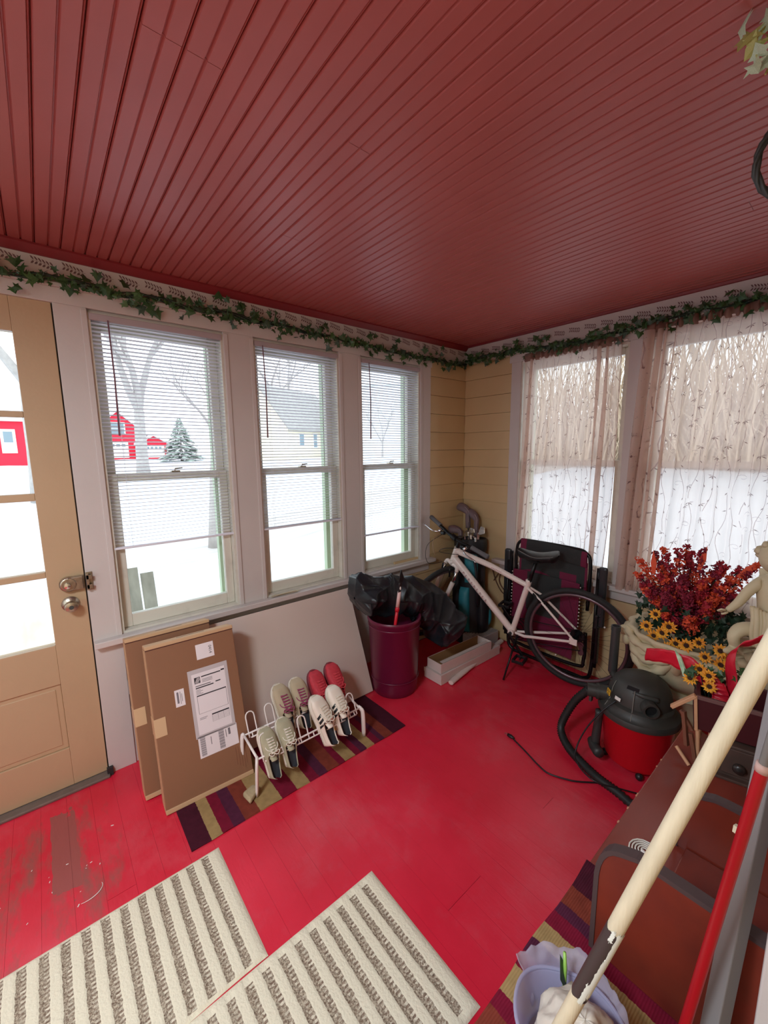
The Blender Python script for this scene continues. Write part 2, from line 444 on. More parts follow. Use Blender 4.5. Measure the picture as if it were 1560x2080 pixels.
# baseboard-like threshold strip below door
M_thr = mat('grey_threshold', S(126, 112, 104), .5, .3, n=.2, ns=30)
MB().bb(-.1, .045, -3.53, -2.69, 0, .014).build('trim_9', M_thr, kind='structure', bevel=.004)
MB().bb(.012, .03, -2.70, -2.675, 0, .04).build('door_stop', mat('rubber', S(40, 38, 38), .7), tag=('little dark door stop at the foot of the door jamb', 'door stop'))

# --- windows
def sash(parent, name, axis, c, d, a, b, z0, z1, st=.042, br=.055, tr=.042):
    mb = MB()
    def bx(a0, a1, q0, q1):
        mb.bb(c - d / 2, c + d / 2, a0, a1, q0, q1) if axis == 'x' else mb.bb(a0, a1, c - d / 2, c + d / 2, q0, q1)
    bx(a, a + st, z0, z1); bx(b - st, b, z0, z1); bx(a + st, b - st, z0, z0 + br); bx(a + st, b - st, z1 - tr, z1)
    s = mb.build(name, M_trim2, parent, bevel=.003)
    g = MB(); e = .002
    if axis == 'x': g.bb(c - e, c + e, a + st, b - st, z0 + br, z1 - tr)
    else: g.bb(a + st, b - st, c - e, c + e, z0 + br, z1 - tr)
    g.build('pane', GLASS, s)
    return s
def window(n, axis, a, b, z0, z1, zm):
    sg = -1 if axis == 'x' else 1
    mb = MB(); gr = MB()
    def bx(m_, c0, c1, a0, a1, q0, q1):
        m_.bb(min(c0, c1), max(c0, c1), a0, a1, q0, q1) if axis == 'x' else m_.bb(a0, a1, min(c0, c1), max(c0, c1), q0, q1)
    for (a0, a1, q0, q1) in ((a - .002, a + .012, z0, z1), (b - .012, b + .002, z0, z1), (a + .012, b - .012, z1 - .012, z1 + .002), (a + .012, b - .012, z0 - .002, z0 + .010)):
        bx(mb, sg * -.005, sg * .14, a0, a1, q0, q1)
    fr = mb.build('window_%d' % n, M_trim2, kind='structure')
    for (a0, a1, q0, q1) in ((a + .012, a + .040, z0 + .01, z1 - .012), (b - .056, b - .012, z0 + .01, z1 - .012), (a + .04, b - .04, z1 - .035, z1 - .012), (a + .04, b - .04, z0 + .01, z0 + .03)):
        bx(gr, sg * .112, sg * .150, a0, a1, q0, q1)
    gr.build('storm_frame', M_green, fr)
    sash(fr, 'upper_sash', axis, sg * .088, .034, a + .013, b - .013, zm - .018, z1 - .013, br=.036)
    lo_ = sash(fr, 'lower_sash', axis, sg * .050, .034, a + .013, b - .013, z0 + .011, zm + .020, br=.062, tr=.038)
    c = (a + b) / 2 + .02
    lk = MB()
    if axis == 'x': lk.bb(-.06, -.028, c - .02, c + .02, zm + .0205, zm + .027).tube([(-.045, c, zm + .027), (-.045, c, zm + .036), (-.04, c + .035, zm + .039)], .004, 6)
    else: lk.bb(c - .02, c + .02, .028, .06, zm + .0205, zm + .027).tube([(c, .045, zm + .027), (c, .045, zm + .036), (c + .035, .04, zm + .039)], .004, 6)
    lk.build('sash_lock', M_oldmetal, fr)
    return fr
for i, (a, b) in enumerate(WA): window(i + 1, 'x', a, b, Z0, Z1, 1.449)
for i, (a, b) in enumerate(WB): window(i + 4, 'y', a, b, Z0, 2.197, 1.468)
wd = MB().bb(.9, .95, YR - .08, YR - .02, .7, 2.18).bb(2.3, 2.35, YR - .08, YR - .02, .7, 2.18).bb(.95, 2.3, YR - .08, YR - .02, .7, .76).bb(.95, 2.3, YR - .08, YR - .02, 2.13, 2.18).bb(1.6, 1.65, YR - .08, YR - .02, .76, 2.13).build('window_6', M_trim2, kind='structure')
MB().bb(.95, 1.6, YR - .052, YR - .048, .76, 2.13).bb(1.65, 2.3, YR - .052, YR - .048, .76, 2.13).build('pane', GLASS, wd)

# --- door with glass
dr = thing('door_1', None, None, (-.02, -3.11, .015), kind='structure')
ya, yb = -3.525, -2.695
gy0, gy1 = -3.39, -2.828
rows = [(.714, 1.027), (1.054, 1.368), (1.40, 1.717), (1.742, 2.057)]
MB().bb(-.045, 0, gy1, yb, .016, 2.19).build('stile', M_door, dr, bevel=.002)
MB().bb(-.045, 0, ya, gy0, .016, 2.19).build('stile', M_door, dr, bevel=.002)
MB().bb(-.045, 0, gy0, gy1, 2.057, 2.19).build('rail', M_door, dr, bevel=.002)
MB().bb(-.045, 0, gy0, gy1, .527, .714).build('rail', M_door, dr, bevel=.002)
MB().bb(-.045, 0, gy0, gy1, .016, .206).build('rail', M_door, dr, bevel=.002)
MB().bb(-.036, -.008, gy0, gy1, .206, .527).bb(-.036, -.0055, gy0 + .02, gy1 - .02, .226, .507).build('raised_panel', M_door, dr, bevel=.004)
for i in range(3):
    MB().bb(-.036, -.004, gy0, gy1, rows[i][1], rows[i + 1][0]).build('muntin', M_door, dr, bevel=.003)
MB().bb(-.036, -.004, -3.122, -3.096, .714, 2.057).build('muntin', M_door, dr, bevel=.003)
for z0, z1 in rows:
    for a, b in ((gy0, -3.122), (-3.096, gy1)):
        MB().bb(-.022, -.019, a, b, z0, z1).build('pane', GLASS, dr)
kb = MB().lathe([(.0, 0), (.034, 0), (.034, .004), (.026, .012), (.013, .016), (.012, .030), (.022, .036), (.026, .048), (.022, .060), (.010, .064), (.0, .064)], (0, -2.756, .893), 20, Matrix.Rotation(PI / 2, 3, 'Y')).build('door_knob', M_oldmetal, dr, smooth=True, auto=40)
MB().lathe([(0, .0645), (.009, .0645), (.009, .066), (0, .066)], (0, -2.756, .893), 12, Matrix.Rotation(PI / 2, 3, 'Y')).build('keyhole', M_dark, kb)
lt = MB().bb(0, .008, -2.745, -2.698, .955, 1.02)
lt.lathe([(0, 0), (.034, 0), (.034, .022), (.028, .028), (0, .028)], (0, -2.755, .988), 18, Matrix.Rotation(PI / 2, 3, 'Y')).bb(0, .026, -2.755, -2.702, .958, 1.018)
lt = lt.build('night_latch', M_oldmetal, dr, bevel=.003)
MB().lathe([(0, .028), (.013, .028), (.012, .042), (0, .044)], (0, -2.76, .985), 12, Matrix.Rotation(PI / 2, 3, 'Y')).build('thumb_turn', M_chrome, lt)
MB().bb(-.06, -.014, -2.699, -2.689, 0, 2.2).bb(-.06, -.03, ya, yb, 2.189, 2.202).build('dark_gap_strip', M_dark, dr)  # dark strips added to stop light leaking through the door gap
kp = MB().bb(.012, .016, -2.69, -2.665, .945, 1.03).bb(.012, .036, -2.690, -2.68, .95, 1.025).bb(.03, .036, -2.69, -2.668, 1.0, 1.02).bb(.03, .036, -2.69, -2.668, .955, .975).build('latch_keeper', M_oldmetal, tag=('tarnished metal latch keeper screwed on the white jamb beside the door', 'latch'), bevel=.001)

# ================================================================== BLINDS
def blind(a, b, zbot, label, wand_y):
    t = thing('window_blind', label, 'blind', (-.018, (a + b) / 2, zbot), 'white mini blinds on the left windows')
    a += .004; b -= .004
    MB().bb(-.022, .012, a, b, 2.145, 2.174).build('headrail', mat('headrail', S(176, 164, 168), .45), t, bevel=.003)
    mb = MB(); z = 2.135; ang = math.radians(13); hw = .0088
    R = Matrix.Rotation(-ang, 3, 'Y')
    while z > zbot + .012:
        dz = random.uniform(-.0006, .0006); yy = [a + random.uniform(0, .002), b - random.uniform(0, .002)]
        c = V((-.006, 0, z + dz)); pts = []
        for k, (x, zz) in enumerate(((-hw, 0), (0, .0014), (hw, 0))):
            p = R @ V((x, 0, zz)); pts.append(p + c)
        for yv in yy:
            mb.v += [V((p.x, yv, p.z)) for p in pts]
        o = len(mb.v) - 6
        mb.f += [[o, o + 1, o + 4, o + 3], [o + 1, o + 2, o + 5, o + 4]]; mb.mi += [0, 0]
        z -= .0172
    mb.build('slats', M_blind, t, solid=.0007, kind='stuff')
    MB().bb(-.016, .006, a, b, zbot - .002, zbot + .009).build('bottom_rail', M_blind, t, bevel=.002)
    for f in (.14, .86):
        yv = a + (b - a) * f
        MB().tube([(.004, yv, 2.15), (.004, yv, zbot)], .0006, 4).tube([(-.017, yv, 2.15), (-.017, yv, zbot)], .0006, 4).build('cord', M_blind, t)
    MB().tube([(.018, wand_y, 2.15), (.022, wand_y, 2.12), (.030, wand_y + .002, 1.9), (.030, wand_y - .002, 1.645)], [.003, .0032, .0036, .0045], 6).build('tilt_wand', mat('clear_wand', S(120, 84, 96), .3), t)
blind(-2.573, -1.996, 1.112, 'white mini blind in the window beside the door, half raised', -2.50)
blind(-1.829, -1.271, 1.108, 'white mini blind in the middle window of the left wall', -1.78)
blind(-1.096, -.540, .964, 'white mini blind of the window nearest the corner, hanging lowest', -1.032)

# ================================================================== CURTAINS
M_sheer = sheer_mat('sheer_curtain', S(238, 216, 204), .30, .6)
M_emb = sheer_mat('embroidery_brown', S(132, 98, 98), .30, .4)
M_emb2 = sheer_mat('embroidery_pale', S(188, 160, 160), .5, .5)
def curtain(name, label, x0, x1, ztop, zbot, gathers, lean, seed):
    rnd = random.Random(seed); W = x1 - x0
    ph = [rnd.uniform(0, 6.28) for _ in range(6)]
    def dens(u):
        s = 0
        for (c, wd, am) in gathers: s += am * math.exp(-((u - c) / wd) ** 2)
        return s
    def surf(u, v):
        z = ztop + (zbot - ztop) * v
        d = dens(u + .015 * math.sin(v * 5 + ph[0]))
        grow = .4 + .6 * v
        y = -.042 - .010 * math.sin(u * 95 * W + ph[1] + v * .6) * grow - .006 * math.sin(u * 41 * W + ph[2] - v * 1.3) * grow - d * .018 * math.sin(u * 150 * W + ph[3] + v * .8)
        x = x0 + W * u + lean * v * (1 - u) + .004 * math.sin(v * 7 + u * 12 + ph[4]) + d * .020 * math.cos(u * 150 * W + ph[3] + v * .8) + .006 * math.cos(u * 95 * W + ph[1])
        x += .018 * math.sin(v * 3.2 + ph[5]) * math.exp(-((u - 1) / .3) ** 2)
        y = min(y, -.02)
        return V((x, y, z))
    t = thing(name, label, 'curtain', ((x0 + x1) / 2, -.045, zbot))
    MB().grid(surf, int(W * 520), 60).build('fabric', M_sheer, t, smooth=True)
    # ruffled header above the rod
    def hd(u, v):
        p = surf(u, 0); f = math.sin(u * 190 * W) ; g = math.sin(u * 83 * W + 1)
        return V((p.x + .004 * f * v, -.035 - .016 * abs(math.sin(v * PI)) * (1 + .5 * f) - .007 * f - .004 * g, ztop - .012 + v * .052 + .005 * v * g))
    MB().grid(hd, int(W * 420), 6).build('ruffled_header', sheer_mat('gathered_header', S(168, 132, 120), .12, .5), t, smooth=True)
    # embroidered vines: stem + sprigs of leaves lying on the cloth
    dk = MB(); pl = MB(); n = max(3, int(W / .033))
    def on(u, v, dx, dz):
        u2 = u + dx / W; v2 = v + dz / (zbot - ztop)
        u2 = min(max(u2, 0.005), .995); v2 = min(max(v2, 0.003), .995)
        p = surf(u2, v2); return V((p.x, p.y - .0012, p.z))
    def leafq(mb, u, v, ang, L, wd):
        c, s = math.cos(ang), math.sin(ang)
        P = [(0, 0), (L * .5, wd), (L, 0), (L * .5, -wd)]
        mb.poly([on(u, v, a * c - b * s, a * s + b * c) for a, b in P])
    for i in range(n):
        u = (i + .5) / n + rnd.uniform(-.2, .2) / n; pha = rnd.uniform(0, 6.28); K = 46
        def su(v): return u + (.010 * math.sin(v * 19 + pha) + .006 * math.sin(v * 41 + pha * 2)) / W
        pts = [(su(k / K), k / K) for k in range(K + 1)]
        for k in range(K):
            if rnd.random() < .12: continue
            a, b = pts[k], pts[k + 1]; wd = .0011
            pl.poly([on(a[0], a[1], -wd, 0), on(b[0], b[1], -wd, 0), on(b[0], b[1], wd, 0), on(a[0], a[1], wd, 0)])
        v = rnd.uniform(0.01, .07)
        while v < .97:
            uu = su(v); m_ = rnd.random()
            if m_ < .24:
                for an in (-2.3, -1.57 + rnd.uniform(-.3, .3), -.75): leafq(dk, uu, v, an, rnd.uniform(.014, .022), .0023)
                leafq(pl, uu, v, rnd.choice((0.3, 2.8)), .018, .0028)
            elif m_ < .75:
                leafq(dk, uu, v, rnd.uniform(-2.6, -.5), .018, .0022)
            else:
                sg = rnd.choice((-1, 1)); c0 = (uu, v)
                for q in range(9):
                    a0 = q * .62; r0 = .018 * (1 - q / 12); a1 = (q + 1) * .62; r1 = .018 * (1 - (q + 1) / 12)
                    A = (sg * (r0 * math.cos(a0) - .018), r0 * math.sin(a0)); B = (sg * (r1 * math.cos(a1) - .018), r1 * math.sin(a1))
                    pl.poly([on(u, v, A[0], A[1] - .0006), on(u, v, B[0], B[1] - .0006), on(u, v, B[0], B[1] + .0012), on(u, v, A[0], A[1] + .0012)])
            v += rnd.uniform(.035, .085)
    dk.build('embroidered_leaves', M_emb, t, kind='stuff')
    pl.build('embroidered_vines', M_emb2, t, kind='stuff')
    return t
curtain('sheer_curtain', 'sheer blush curtain with embroidered vines behind the folded recliner, on the window nearest the corner', .60, 1.215, 2.195, .70, ((.03, .05, 1.3), (.83, .045, 1.6), (.99, .03, .8)), -.045, 3)
curtain('sheer_curtain', 'sheer blush curtain with embroidered vines behind the red flowers, bunched thick at its left edge', 1.345, 2.16, 2.225, .68, ((.05, .07, 1.8), (.16, .03, .7)), -.05, 8)
MB().tube([(.56, -.036, 2.19), (1.25, -.036, 2.205)], .005, 8).build('curtain_rod', M_white, tag=('thin white curtain rod carrying the curtain nearest the corner', 'curtain rod'))
MB().tube([(1.33, -.036, 2.225), (2.2, -.036, 2.225)], .005, 8).build('curtain_rod', M_white, tag=('thin white curtain rod carrying the curtain on the right window', 'curtain rod'))

# ================================================================== IVY GARLANDS
def ivy_leaf(seed):
    r = random.Random(seed)
    P = [(0, 0), (.25, -.18), (.62, -.42), (.45, .05), (1.0, .30), (.52, .42), (.42, .62), (0, 1.15)]
    P = [(x * r.uniform(.9, 1.1), y * r.uniform(.9, 1.1)) for x, y in P]; P[0] = (0, 0); P[-1] = (0, P[-1][1])
    pts = [(0, .3, .08)] + [(x, y, -.22 * x * x) for x, y in P] + [(-x, y, -.22 * x * x) for x, y in P[1:-1][::-1]]
    n = len(pts) - 1
    mb = MB(); mb.add([V(p) for p in pts], [(0, 1 + i, 1 + (i + 1) % n) for i in range(n)])
    return mb
LEAF = [[ivy_leaf(i).mesh('ivy_leaf', V((0, 0, 0)), m) for m in (M_leafd, M_leafd2, M_leafd3)] for i in range(3)]
def leafmat(pos, out, size, rnd, droop=.5):
    ax = V((rnd.uniform(-1, 1), rnd.uniform(-1, 1), rnd.uniform(-1, 1)))
    n = (V(out) + ax * .75).normalized()
    d = V((rnd.uniform(-1, 1), rnd.uniform(-1, 1), rnd.uniform(-1.3, .6)))
    y = (d - n * d.dot(n)).normalized(); x = y.cross(n)
    return Matrix.Translation(pos) @ Matrix((x * size, y * size, n * size)).transposed().to_4x4()
def garland(name, label, fr, out, u0, u1, N, org, seed, zfn):
    rnd = random.Random(seed)
    t = thing(name, label, 'garland', org)
    mb = MB(); K = 70
    for s in range(3):
        ph = rnd.uniform(0, 6)
        mb.tube([fr(u0 + (u1 - u0) * k / K, zfn(u0 + (u1 - u0) * k / K) + .012 * math.sin(k * .9 + ph), .012 * math.cos(k * .8 + ph)) for k in range(K + 1)], .0042, 5)
    mb.build('vine', M_vine, t)
    o = V(org)
    for i in range(N):
        u = u0 + (u1 - u0) * ((i + rnd.random()) / N)
        clump = .5 + .5 * math.sin(u * 17 + seed) * math.sin(u * 7)
        dz = rnd.gauss(0, .016 + .012 * clump); dd = rnd.uniform(-.006, .028)
        if rnd.random() < .05: dz = rnd.uniform(.035, .075)
        if rnd.random() < .08: dz = rnd.uniform(-.065, -.035)
        p = fr(u, zfn(u) + dz, dd); sz = rnd.uniform(.017, .033) * (1.1 if abs(dz) > .03 else 1)
        w_ = rnd.random(); mi = 0 if w_ < .62 else (1 if w_ < .85 else 2)
        inst(LEAF[rnd.randrange(3)][mi], 'leaf', t, leafmat(V(p) - o, out, sz, rnd))
    # small filler leaves too small to pick apart
    f = MB()
    for i in range(int(N * 1.6)):
        u = rnd.uniform(u0, u1); p = V(fr(u, zfn(u) + rnd.gauss(0, .012), rnd.uniform(-.004, .016)))
        m4 = leafmat(p, out, rnd.uniform(.009, .016), rnd); src = ivy_leaf(rnd.randrange(3))
        f.add([m4 @ v for v in src.v], src.f)
    f.build('small_leaves', M_leafd, t, kind='stuff')
garland('ivy_garland', 'artificial ivy garland along the ledge above the left windows and door', lambda u, z, d: (.036 + d, u, z), (1, 0, 0), -3.3, -.04, 285, (.03, -1.6, 2.2), 4,
        lambda u: 2.272 + (.0 if u < -1.9 else -.028 * min(1, (u + 1.9) / 1.2)))
garland('ivy_garland', 'artificial ivy garland above the curtains on the right wall', lambda u, z, d: (u, -.038 - d, z), (0, -1, 0), .03, 2.3, 240, (1.2, -.03, 2.2), 9,
        lambda u: 2.262 + .02 * math.sin(u * 5))
# big leaves of the two sprigs that stick up
# ================================================================== HANGING PLANT top right (wreath hoop and pale ivy)
hp = thing('hanging_plant', 'pale variegated ivy hanging from the ceiling at the top right corner', 'hanging plant', (2.10, -1.62, 2.3))
rnd = random.Random(11)
M_pale = mat('variegated_leaf', S(216, 234, 206), .45, col2=S(150, 184, 146), ns=30)
M_pale2 = mat('lime_leaf', S(160, 172, 70), .45, col2=S(196, 204, 140), ns=40)
PL = [[ivy_leaf(20 + i).mesh('pale_leaf', V((0, 0, 0)), m) for m in (M_pale, M_pale2)] for i in range(2)]
MB().tube([(2.10, -1.62, 2.4), (2.10, -1.62, 2.36)], .003, 6).tube(smoothpath([(2.10, -1.62, 2.37), (2.07, -1.64, 2.40 - .03), (2.045, -1.66, 2.34), (2.05, -1.66, 2.30)]), .0022, 5).tube(smoothpath([(2.10, -1.62, 2.37), (2.08, -1.61, 2.34), (2.065, -1.63, 2.30), (2.06, -1.64, 2.28)]), .002, 5).build('stem', M_pale2, hp)
for i, (p, s) in enumerate((((2.035, -1.665, 2.352), .030), ((2.05, -1.65, 2.368), .032), ((2.025, -1.66, 2.375), .028), ((2.048, -1.665, 2.33), .026), ((2.052, -1.66, 2.305), .022), ((2.045, -1.668, 2.292), .020), ((2.066, -1.64, 2.335), .03), ((2.07, -1.65, 2.31), .024), ((2.085, -1.63, 2.35), .03), ((2.09, -1.64, 2.32), .026), ((2.058, -1.645, 2.385), .03), ((2.063, -1.655, 2.292), .016))):
    inst(PL[i % 2][0 if i % 3 else 1], 'leaf', hp, leafmat(V(p) - ORG[hp.name], (-.1, -1, -.2), s, rnd))
hw_ = thing('grapevine_hoop', 'dark twisted grapevine hoop hanging at the right edge below the pale ivy', 'wreath', (2.125, -1.60, 2.06))
for s in range(3):
    c = V((2.128, -1.60, 2.128)); pts = []
    ex = V((.5, .2, 0)).normalized()
    for k in range(30):
        th = 2 * PI * k / 30; r = .074 + .004 * math.sin(th * 5 + s * 2)
        pts.append(c + ex * (r * math.cos(th)) + V((0, 0, 1)) * (r * 1.1 * math.sin(th)) + V((.2, -.5, 0)).normalized() * .004 * math.cos(th * 5 + s * 2.1))
    MB().tube(pts, .0042, 6, closed=True).build('vine_strand', mat('dark_vine', S(60, 62, 58), .5, n=.4, ns=60), hw_, smooth=True)
MB().tube([(2.128, -1.60, 2.21), (2.128, -1.60, 2.4)], .001, 5).build('hanging_wire', M_blackm, hw_)

# ================================================================== OUTSIDE
def gz(x, y):
    # snow surface height; x<0 is the street side, y>0 the side yard
    d = max(0.0, -x - 1.0)
    z = -.62 + 1.6 * (1 - math.exp(-max(0, d - 8) / 16))
    z += .16 * math.exp(-((d - 4.2) / .7) ** 2) + .22 * math.exp(-((d - 9.5) / .8) ** 2)
    if 5 < d < 9 : z -= .06
    e = max(0.0, y - 1.0); z2 = -.62 + 1.9 * (1 - math.exp(-e / 12))
    z = max(z, z2) if y > 1 else z
    return z + .05 * noise.noise(V((x * .8, y * .8, 0))) + .12 * noise.noise(V((x * .15, y * .15, 3)))
M_snow = mat('snow', S(218, 222, 229), .8, bump=.8, bs=1.6, n=.10, ns=.8)
def nonl(t, a): return math.copysign(abs(t) ** a, t)
def gsurf(u, v):
    x = -80 * (1 - u) ** 2.2 + 12 * u ** 2; y = -60 + 130 * v
    return (x, y, gz(x, y) if x < -.6 or y > .6 else -.62)
MB().grid(gsurf, 110, 150).build('snow_ground', M_snow, smooth=True, kind='stuff', tag=('deep white snow lying over the yards and the street outside', 'snow'), org=V((0, 0, 0)))
MB().grid(lambda u, v: ((-6.2 - 3.4 * u), -60 + 130 * v, gz(-6.2 - 3.4 * u, -60 + 130 * v) + (.03 if 0 < u < 1 else -.25)), 10, 150).build('street', mat('slushy_road', S(206, 200, 196), .6, col2=S(170, 164, 160), ns=1.2, stretch=(3, .25, 1)), smooth=True, tag=('wet slushy street crossing beyond the front yard', 'road'), org=V((0, 0, 0)))
MB().grid(lambda u, v: (-1.2 - 5.2 * u, -3.95 + 1.5 * v - u * .5, gz(-1.2 - 5.2 * u, -3.3) + .05), 16, 4).build('front_walk', mat('wet_walk', S(186, 176, 156), .5, col2=S(216, 210, 196), ns=2.2, stretch=(.6, 2, 1)), smooth=True, tag=('wet shovelled walk leading from the porch door to the street', 'path'), org=V((0, 0, 0)))
# porch step roof post outside seen through the door is not visible

def house(name, label, cx, cy, ang, W, D, Hh, rh, mw_, mr, wins, gable_front=True, door=None, trimm=M_white, group=None, base=None, cat='building'):
    z0 = base if base is not None else gz(cx, cy) - .3
    t = thing(name, label, cat, (cx, cy, z0), group); t.rotation_euler = (0, 0, ang); ORG[t.name] = V((0, 0, 0))
    w, d = W / 2, D / 2
    wl__ = MB(); B0 = -1.5
    if gable_front: wl__.prism([(w, -d, B0), (w, d, B0), (w, d, Hh), (w, 0, Hh + rh), (w, -d, Hh)], (-W, 0, 0))
    else: wl__.prism([(w, -d, B0), (w, -d, Hh), (0, -d, Hh + rh), (-w, -d, Hh), (-w, -d, B0)], (0, D, 0))
    wl_o = wl__.build('wall', mw_, t)
    r = MB(); th = .18; ov = .35
    if gable_front:
        for s in (-1, 1): r.prism([(w + ov, 0, Hh + rh + .02), (w + ov, s * (d + ov), Hh - ov * rh / d), (w + ov, s * (d + ov), Hh - ov * rh / d + th), (w + ov, 0, Hh + rh + th)], (-W - 2 * ov, 0, 0))
    else:
        for s in (-1, 1): r.prism([(0, -d - ov, Hh + rh + .02), (s * (w + ov), -d - ov, Hh - ov * rh / w), (s * (w + ov), -d - ov, Hh - ov * rh / w + th), (0, -d - ov, Hh + rh + th)], (0, D + 2 * ov, 0))
    r.build('roof', mr, t)
    for (y, z, ww, hh) in wins:
        f = MB().bb(w - .02, w + .06, y - ww / 2 - .12, y + ww / 2 + .12, z - .12, z + hh + .12).build('window', trimm, t)
        MB().bb(w + .06, w + .07, y - ww / 2, y + ww / 2, z, z + hh / 2 - .03).bb(w + .06, w + .07, y - ww / 2, y + ww / 2, z + hh / 2 + .03, z + hh).build('pane', mat('far_glass', S(130, 150, 160), .2), f)
    if door:
        for (y, ww, hh) in door:
            f = MB().bb(w - .02, w + .08, y - ww / 2, y + ww / 2, .3, .3 + hh).build('garage_door' if ww > 2 else 'door', trimm, t)
            if ww > 2:
                for k in range(4): MB().bb(w + .08, w + .09, y - ww / 2 + .2 + k * (ww - .4) / 4 + .08, y - ww / 2 + .2 + (k + 1) * (ww - .4) / 4 - .08, .3 + hh * .72, .3 + hh * .88).build('pane', mat('far_glass', S(130, 150, 160), .2), f)
            else: MB().bb(w + .08, w + .09, y - ww * .3, y + ww * .3, .3 + hh * .45, .3 + hh * .9).build('pane', mat('far_glass', S(130, 150, 160), .2), f)
    return t
M_barn = mat('barn_red', S(224, 40, 66), .8); M_roofsnow = mat('snowy_roof', S(236, 238, 242), .9); M_roofg = mat('grey_roof', S(176, 172, 168), .9, n=.2, ns=3)
M_cream = mat('cream_clapboard', S(232, 222, 196), .8); M_wclap = mat('white_clapboard', S(228, 230, 232), .8)
house('barn', 'red barn-like house with a white gable window seen through the window beside the door', -53.5, 3.9, .05, 6, 4.9, 3.0, 2.2, M_barn, M_roofsnow, [(-.1, 2.9, 1.3, 1.1)], True, [(-.4, 2.4, 1.7)], group=None, base=.75)
house('garage', 'low red garage wing with white doors right of the red barn', -51.3, 7.0, .05, 4, 2.6, 1.9, .75, M_barn, M_roofsnow, [], True, [(0, 2.05, 1.35)], base=.75)
house('house', 'red house with a white entrance door seen through the glass of the porch door', -42, -5.0, 0, 6, 3.6, 2.8, 1.6, M_barn, M_roofsnow, [(-1.2, 1.2, .7, 1.0)], False, [(.62, .85, 1.75)], base=1.35)
house('house', 'cream single-storey house with a big grey roof seen through the middle left window', -41, 19.5, .42, 7, 9.5, 3.1, 4.2, M_cream, M_roofg, [(-2.6, 1.2, .7, 1.1), (-.2, 1.0, .6, 1.4), (1.7, 1.2, .55, 1.1), (2.6, 1.2, .8, 1.1), (3.6, 1.2, .55, 1.1)], False, None, base=1.0)
house('house', 'tall pale two-storey house seen through the window nearest the corner', -34, 28.0, .7, 6, 7, 7.6, 2.4, M_wclap, M_roofsnow, [(-2, 1.2, .8, 1.3), (.2, 1.2, .8, 1.3), (2.2, 1.2, .8, 1.3), (-2, 4.8, .8, 1.3), (.2, 4.8, .8, 1.3), (2.2, 4.8, .8, 1.3)], True, None, base=.9)
M_bark = mat('hazed_grey_bark', S(182, 176, 172), .9, n=.2, ns=6)  # bark paled, outdoor haze painted into its colour
def tree(label, x, y, h, r, seed, fork=.3, spread=.45, depth=6, group=None, lean=(0, 0)):
    rnd = random.Random(seed); z0 = gz(x, y) - .15
    t = thing('bare_tree', label, 'tree', (x, y, z0), group); ORG[t.name] = V((0, 0, 0))
    tr = MB(); br = MB()
    p = V((0, 0, 0)); d = V((lean[0], lean[1], 1)).normalized(); pts = [p]; rs = [r * 1.3]
    for k in range(4):
        p = p + d * h * fork / 4; d = (d + V((rnd.uniform(-.06, .06), rnd.uniform(-.06, .06), 0))).normalized(); pts.append(p); rs.append(r * (1 - .06 * k))
    tr.tube(pts, rs, 8)
    def rec(p, d, L, r, n):
        if n == 0 or r < .004: return
        k = 3; pts = [p]; rs = [r]; q = p; dd = d
        for i in range(k):
            dd = (dd + V((rnd.uniform(-.2, .2), rnd.uniform(-.2, .2), rnd.uniform(-.05, .15)))).normalized(); q = q + dd * L / k; pts.append(q); rs.append(r * (1 - .13 * (i + 1)))
        br.tube(pts, rs, 5 if n > 3 else 3, caps=False)
        m = rnd.choice((2, 3)) if n > 1 else 0
        for i in range(m):
            a = (dd + V((rnd.gauss(0, spread), rnd.gauss(0, spread), rnd.uniform(-.15, .35)))).normalized()
            rec(pts[-1] if i < 2 else pts[2], a, L * rnd.uniform(.68, .86), r * rnd.uniform(.5, .68), n - 1)
    for i in range(3):
        a = i * 2.1 + rnd.random()
        rec(p, (d + V((math.cos(a) * spread, math.sin(a) * spread, .1))).normalized(), h * .24, r * .72, depth)
    tr.build('trunk', M_bark, t, smooth=True); br.build('branches', M_bark, t, kind='stuff')
tree('bare forked tree standing before the red barn', -23, 1.45, 13, .30, 21, .28, .33, 6)
tree('thick bare trunk close by at the right side of the window beside the door', -7.6, .25, 10, .17, 5, .42, .5, 6, lean=(-.05, .06))
tree('bare tree seen through the top pane of the porch door', -16, -2.9, 12, .22, 33, .34, .5, 6)
tree('wide bare tree behind the cream house', -47, 22, 17, .34, 44, .3, .5, 6)
tree('bare tree between the red barn and the cream house', -48, 13, 13, .25, 52, .3, .5, 6)
tree('young bare tree in front of the tall pale house', -27, 21.5, 7, .09, 61, .2, .5, 5)
tree('bare tree in the side yard behind the curtain nearest the corner', -3.5, 22, 13, .26, 71, .3, .5, 6)
tree('bare tree in the side yard behind the right curtain', 4.2, 17, 12, .24, 83, .3, .55, 6)
ev = thing('evergreen_tree', 'dark spreading evergreen right of the red garage', 'tree', (-40, 7.6, gz(-40, 7.6))); ORG[ev.name] = V((0, 0, 0))
MB().tube([(0, 0, -.2), (0, 0, 3.8)], [.14, .02], 6).build('trunk', M_bark, ev)
mb = MB(); rnd = random.Random(4)
for i in range(420):
    z = rnd.uniform(.2, 3.9); R_ = (4 - z) * .62 * rnd.uniform(.6, 1.05) + .1; a = rnd.uniform(0, 6.28)
    c, s = math.cos(a), math.sin(a); tip = V((c * R_, s * R_, z - .12 * R_)); b0 = V((c * R_ * .25, s * R_ * .25, z + .12)); sd = V((-s, c, 0)) * .13 * R_
    mb.add([b0, tip - (tip - b0) * .3 + sd, tip, tip - (tip - b0) * .3 - sd, (b0 + tip) / 2 + V((0, 0, .1))], [(0, 1, 4), (1, 2, 4), (2, 3, 4), (3, 0, 4)])
